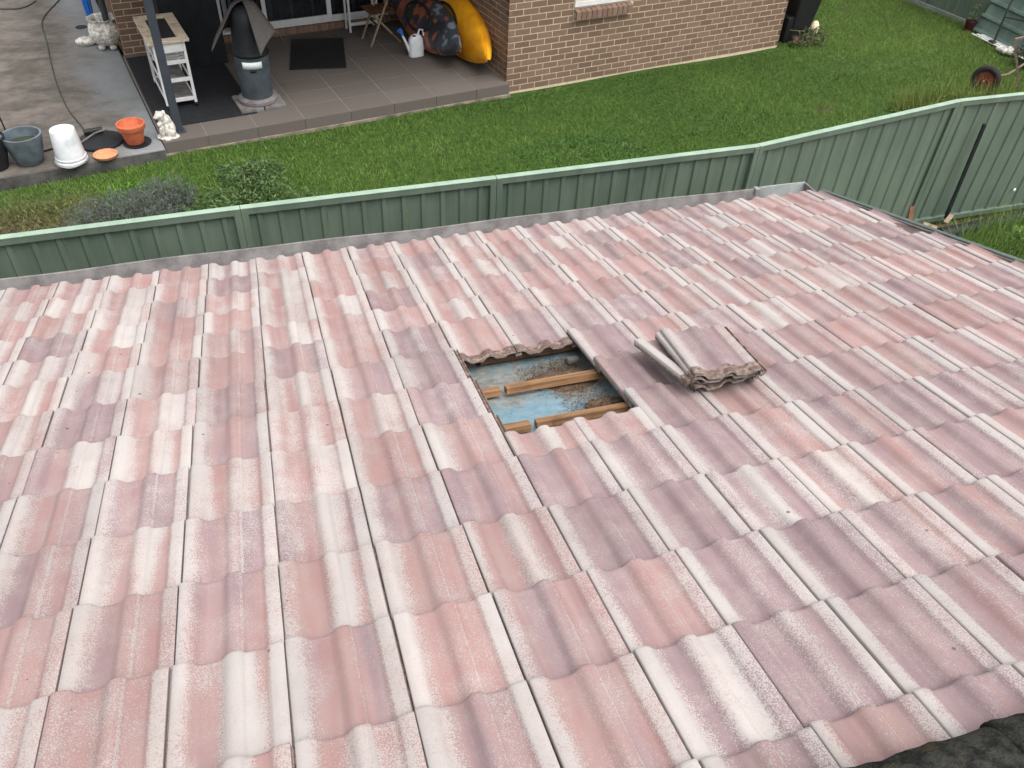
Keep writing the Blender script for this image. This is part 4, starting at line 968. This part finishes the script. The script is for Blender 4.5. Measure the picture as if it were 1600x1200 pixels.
# boards leaning on the wall
for k, (a, lab) in enumerate(((-.50, 'wide brown timber board leaning on the back wall left of the kayaks'), (-.30, 'narrow brown timber board leaning beside the wider one'))):
    m = MB(); w = (.17, .10)[k]; m.bar(H(a, 2.42+.05*k, PT), H(a+.10, 2.86, PT+1.9), w, .028, up=U); tag(m.build('timber_board', 'brownwood', bevel=.003), lab, 'board')
# watering can
wc = empty('watering_can', H(-.80, 1.36, PT)); tag(wc, 'white plastic watering can with blue rose standing on the patio', 'watering can'); c = wc.location
def can(i, j):
    a = 2*math.pi*i; z = [0, .006, .05, .15, .23, .27, .29, .295][round(j*7)]; s = [.86, 1, 1, .98, .90, .66, .30, .0][round(j*7)]
    rx, ry = .115*s, .075*s; e = .7; ca, sa = math.cos(a), math.sin(a)
    p = U*(math.copysign(abs(ca)**e, ca)*rx)+Vv*(math.copysign(abs(sa)**e, sa)*ry); return tuple(c+p*1.0+Vector((0, 0, z*1.08)))
m = MB(); m.grid(can, 28, 7); m.build('body', 'whiteplastic', wc, smooth=50)
m = MB(); m.tube([c-U*.10+Vector((0, 0, .08)), c-U*.15+Vector((0, 0, .2)), c-U*.215+Vector((0, 0, .34))], [.026, .020, .015], 12); m.build('spout', 'whiteplastic', wc, smooth=True)
m = MB(); d = (-U*.065+Vector((0, 0, .14))).normalized(); m.tube([c-U*.205+Vector((0, 0, .325)), c-U*.225+Vector((0, 0, .365)), c-U*.25+Vector((0, 0, .40))], [.018, .03, .042], 14); m.build('rose', 'blue', wc, smooth=50)
m = MB(); m.tube([c+U*.035+Vector((0, 0, .30)), c+U*.06+Vector((0, 0, .375)), c+U*.115+Vector((0, 0, .36)), c+U*.145+Vector((0, 0, .22)), c+U*.118+Vector((0, 0, .08))], .015, 10); m.build('handle', 'whiteplastic', wc, smooth=True)
m = MB(); m.ball(tuple(c-U*.03-Vv*.02+Vector((0, 0, .298))), (.032, .028, .012), 14, 8); m.build('filler_hole', 'black', wc, smooth=True)
# kayaks lying on their sides, bows towards the lawn
def kayak(name, label, a, b0, Lk, bw, dp, roll, mat, zc, yaw=0, pitch=0):
    root = empty(name, H(a, b0, PT)); tag(root, label, 'kayak')
    Mx = HT(a, b0, zc, yaw) @ Matrix.Rotation(pitch, 4, 'X') @ Matrix.Rotation(roll, 4, 'Y')
    def sec(t):
        w = bw*(1-abs(2*t-1)**1.9)**.95*.5 if 0 < t < 1 else 0; return w
    def fn(i, j):
        t = j; w = max(sec(t), .012); a_ = 2*math.pi*i; ca, sa = math.cos(a_), math.sin(a_)
        rk = .16*(abs(2*t-1)**3)
        z = sa*dp*(.62 if sa < 0 else .40)*(.12+.88*(1-abs(2*t-1)**2.6))+rk
        x = math.copysign(abs(ca)**.75, ca)*w
        if sa < -.3: z -= .012*(1-abs(ca))
        return tuple(Mx @ Vector((x, t*Lk, z)))
    m = MB(); m.grid(fn, 30, 44); o = m.build('hull', mat, root, smooth=50)
    # cockpit rim and seat well on the deck side, and a raised gunwale strip
    m = MB(); m.tube([Mx @ Vector((bw*.27*math.cos(q), Lk*.52+.36*math.sin(q), dp*.40+.012)) for q in np.linspace(0, 2*math.pi, 30)], .018, 8); m.build('cockpit_rim', 'black', root, smooth=True)
    for sgn in (-1, 1):
        m = MB(); m.tube([Mx @ Vector((sgn*(max(sec(t), .012)+.004), t*Lk, .16*abs(2*t-1)**3+.01)) for t in np.linspace(.004, .996, 36)], .011, 6); m.build('gunwale', mat, root, smooth=True)
    m = MB(); m.tube([Mx @ Vector((0, .04, .155)), Mx @ Vector((0, -.012, .17)), Mx @ Vector((0, .0, .13))], .011, 8); m.build('grab_loop', 'blackplastic', root, smooth=True)
    return root
kayak('yellow_kayak', 'yellow kayak on its side against the brick return wall', -.13, .03, 2.65, .78, .34, R_(-78), 'yellow', PT+.30, yaw=R_(1.5), pitch=R_(5))
kayak('camouflage_kayak', 'dark and orange camouflage kayak leaning in front of the yellow one', -.42, .42, 2.40, .66, .36, R_(-60), 'camo', PT+.27, yaw=R_(4), pitch=R_(5))

# ------------------------------------------------------------------ right-hand end of the yard
wb = empty('wheelie_bin', (9.95, 10.62, 0)); tag(wb, 'black wheeled rubbish bin behind the right corner of the brick wall', 'bin'); c = wb.location
def taper(m, c, w0, d0, w1, d1, z0, z1, rz):
    Rz = Matrix.Rotation(rz, 3, 'Z'); v = []
    for (w, d, z) in ((w0, d0, z0), (w1, d1, z1)):
        for (sx, sy) in ((-1, -1), (1, -1), (1, 1), (-1, 1)): q = Rz @ Vector((sx*w/2, sy*d/2, 0)); v.append((c[0]+q.x, c[1]+q.y, c[2]+z))
    return m.add(v, [(0,3,2,1),(4,5,6,7),(0,1,5,4),(1,2,6,5),(2,3,7,6),(3,0,4,7)])
taper(MB(), c, .38, .42, .52, .60, .06, .80, TH).build('body', 'blackplastic', wb, bevel=.025)
taper(MB(), c, .55, .64, .56, .65, .80, .84, TH).build('rim', 'drum', wb, bevel=.012)
taper(MB(), c+Vector((0, 0, .003)), .56, .66, .48, .54, .84, .89, TH).build('lid', 'blackplastic', wb, bevel=.02)
for s in (-1, 1):
    m = MB(); q = c+U*s*.21+Vv*.22; m.tube([q-U*.025+Vector((0, 0, .1)), q+U*.025+Vector((0, 0, .1))], .10, 18); m.build('wheel', 'tyre', wb, smooth=40)
m = MB(); taper(m, c-U*.02-Vv*.05+Vector((0, 0, .892)), .16, .14, .14, .12, 0, .05, .4); tag(m.build('white_parcel', 'paper', bevel=.01), 'small white packet lying on the black bin lid', 'packet')
b2 = MB(); taper(b2, (9.78, 10.52, 0), .26, .26, .32, .32, 0, .42, TH); o = b2.build('black_crate', 'cover', bevel=.02); tag(o, 'low black crate against the wall corner in front of the bin', 'crate')
m = MB(); m.ball((10.32, 10.50, .17), (.075, .07, .12), 18, 12); o = m.build('cream_rock', 'cream', smooth=True); tag(o, 'upright cream stone in front of the wheeled bin', 'stone'); md = o.modifiers.new('pits', 'DISPLACE'); md.texture = tx; md.strength = .03
rb = MB(); rb.ball((9.80, 10.22, .10), (.05, .05, .05), 14, 9); tag(rb.build('red_ball', 'red', smooth=True), 'small red ball at the foot of the wall corner', 'ball')
plant('dry_plant', 'tangled dry plant with thin stems below the wheeled bin', 'plant', (10.05, 10.25, 0), bushy((10.05, 10.25), [(0, 0, .1, .16, 1), (.2, -.05, .12, .15, .7), (-.2, -.05, .06, .12, .6)], 260, .06, lin(60, 70, 48), lin(120, 118, 92), .3),
      [[(0, 0, 0), (.1, 0, .25), (.3, .05, .32)], [(0, 0, 0), (-.1, .0, .22), (-.35, .05, .24)], [(.1, 0, 0), (.22, 0, .2), (.27, -.05, .05)]])
# barrow: wheel, axle, handle
bw_ = empty('wheelbarrow', (11.85, 7.75, 0)); tag(bw_, 'old wheelbarrow wheel with red hub and rusty handle in the grass', 'wheelbarrow'); c = Vector((11.66, 7.92, .20)); ax = Vector((-.86, -.50, .10)).normalized()
q = ax.to_track_quat('Z', 'Y').to_matrix().to_4x4(); q.translation = c
ty = [(.125+.0, -.05)]; prf = [(.165+.048*math.cos(t), .052*math.sin(t)) for t in np.linspace(-math.pi, math.pi, 17)]
m = MB(); m.lathe([(r, z) for r, z in prf], (0, 0, 0), 32, q); m.f = [f for f in m.f if len(f) == 4]; m.build('tyre', 'tyre', bw_, smooth=True)
m = MB(); m.lathe([(.128, -.035), (.122, -.02), (.07, -.004), (.04, .02), (.025, .05), (.025, -.05), (.04, -.02), (.07, -.014), (.122, .02), (.128, .035)], (0, 0, 0), 28, q); m.build('rim', 'red', bw_, smooth=35)
m = MB(); m.tube([c-ax*.12, c+ax*.14], .014, 8); m.build('axle', 'rust', bw_)
m = MB(); m.tube([c-ax*.11, c+Vector((.45, .05, .04)), c+Vector((1.0, .22, .18)), c+Vector((1.6, .42, .40))], .018, 8); m.build('handle', 'rust', bw_, smooth=True)
# tall frame at the right edge of the picture
tf = empty('metal_frame', (12.6, 8.0, 0)); tag(tf, 'pale square tube frame standing at the right edge of the yard', 'frame')
P1, P2 = Vector((12.40, 7.92, 0)), Vector((12.10, 8.12, .70))
for dx in (0, .62):
    m = MB(); m.bar(P1+Vector((dx, -.06*dx, 0)), P2+Vector((dx, -.06*dx, 0)), .032); m.build('upright', 'rust', tf)
m = MB(); m.bar(P2, P2+Vector((.7, .1, .06)), .032); m.build('crossbar', 'rust', tf); m = MB(); m.bar(P1+Vector((0.05, .08, .4)), P1+Vector((.66, .04, .4)), .028); m.build('crossbar', 'rust', tf)
# corrugated sheets leaning on the far fence, walking-frame, pot, rubble
for k, (y0, y1, off, lab) in enumerate(((8.5, 10.25, 0, 'front corrugated green sheet leaning against the far fence'), (8.1, 9.7, .09, 'second corrugated green sheet leaning behind the first'))):
    m = MB(); nr = 5
    def sh(i, j, y0=y0, y1=y1, off=off):
        q = i*nr*2; rib = .05 if (q % 2) < .4 else 0
        ln = 1.25; h = j; x = 13.02+off+.48*h; return (x-.02*rib*10*.1, y0+(y1-y0)*j*0+(y1-y0)*j, .02) if False else (13.48+off+.34*i-rib*.9, y1-(y1-y0)*j, .03+1.18*i+rib*.5)
    m.grid(sh, 60, 2); tag(m.build('corrugated_sheet', 'greensheet', solid=.003), lab, 'metal sheet')
for k in range(4):
    m = MB(); m.bar((13.36+.035*k, 10.15-.08*k, .02+.018*k), (13.40+.05*k, 8.7-.05*k, .03+.018*k), .05, .016); tag(m.build('white_batten', 'white', bevel=.003), ('lowest', 'second', 'third', 'topmost')[k]+' white strip at the foot of the leaning sheets', 'strip', 'white strips below the sheets')
wf = empty('walking_frame', (13.1, 9.3, 0)); tag(wf, 'dark tube frame propped in front of the leaning corrugated sheets', 'frame')
m = MB(); m.tube([(13.42, 9.68, .05), (13.44, 9.70, .65), (13.55, 9.75, .90), (13.75, 9.8, .98)], .017, 8); m.build('upright', 'hose', wf, smooth=True)
m = MB(); m.tube([(13.44, 9.69, .45), (13.52, 9.2, .52), (13.6, 8.6, .60)], .015, 8); m.build('crossbar', 'hose', wf, smooth=True)
m = MB(); m.box((13.35, 9.61, .02), (13.49, 9.74, .06)); m.build('foot', 'hose', wf, bevel=.01)
pot('maroon_pot', 'maroon plastic pot with a small plant by the far fence', (13.42, 10.32, 0), [(.065, 0), (.085, .11), (.097, .15), (.10, .18), (.09, .18), (.08, .14), (.001, .13)], 'maroon', (.084, .148, 'soil'))
plant('pot_plant', 'thin upright plant growing in the maroon pot', 'plant', (13.42, 10.32, .15), bushy((13.42, 10.32), [(0, 0, .28, .08, 1), (0, 0, .40, .06, .6)], 60, .06, lin(70, 84, 60), lin(130, 140, 110), .25), [[(0, 0, 0), (.01, 0, .2), (0, .02, .34)]])
for k in range(7):
    m = MB(); x_, y_ = 13.30+random.uniform(-.10, .12), 9.25+random.uniform(-.2, .2); m.ball((x_, y_, .05), (random.uniform(.04, .08), random.uniform(.04, .08), .05), 8, 6)
    o = m.build('rubble_lump', 'whitestone', smooth=True); tag(o, 'pale rubble lump near the foot of the leaning sheets', 'rubble', 'pale rubble lumps by the far fence')
plant('yard_shrub', 'small dark shrub at the right edge beside the pale tube frame', 'shrub', (13.2, 8.75, 0), bushy((13.2, 8.75), [(0, 0, .16, .18, 1), (.2, -.1, .14, .16, .8)], 420, .06, lin(44, 52, 36), lin(104, 110, 86), .35), None)

# ------------------------------------------------------------------ narrow strip on this side of the fence
m = MB(); A_, B_ = Vector((8.40, 4.70, .12)), Vector((8.37, 4.715, 1.25)); m.bar(A_, B_, .035, .035); tag(m.build('black_rod', 'black', bevel=.004), 'black square rod leaning against the green fence', 'rod')
m = MB(); m.tube([(8.1, 4.42, .10), (9.4, 4.52, .11), (10.9, 4.60, .12)], .085, 20); tag(m.build('black_pipe', 'blackplastic', smooth=40), 'fat black plastic pipe lying along the foot of the fence', 'pipe')
m = MB(); m.bar((8.15, 4.25, .03), (10.5, 4.36, .04), .07, .04); tag(m.build('grey_timber', 'greywood', bevel=.005), 'weathered timber edging lying in front of the black pipe', 'timber')
for k, (p0, p1, w, lab) in enumerate((((7.62, 4.35, 0), (7.74, 4.60, .42), .05, 'split timber stake standing at the roof corner by the fence'), ((7.75, 4.30, .0), (8.02, 4.52, .20), .15, 'broken board propped at the foot of the green fence'), ((8.22, 4.52, .19), (8.33, 4.58, .24), .05, 'small pale board offcut on the end of the black pipe'), ((7.95, 4.1, .02), (8.6, 3.8, .03), .10, 'dark timber lying by the roof edge under the weeds'))):
    m = MB(); m.bar(p0, p1, w, .022); tag(m.build('timber_scrap', ('brownwood', 'greywood', 'greywood', 'batten_end')[k], bevel=.003), lab, 'timber')
m = MB(); m.ball((9.35, 4.795, .32), (.02, .006, .02), 10, 6); tag(m.build('white_sticker', 'paper'), 'tiny white spot stuck on the green fence near the black pipe', 'spot')
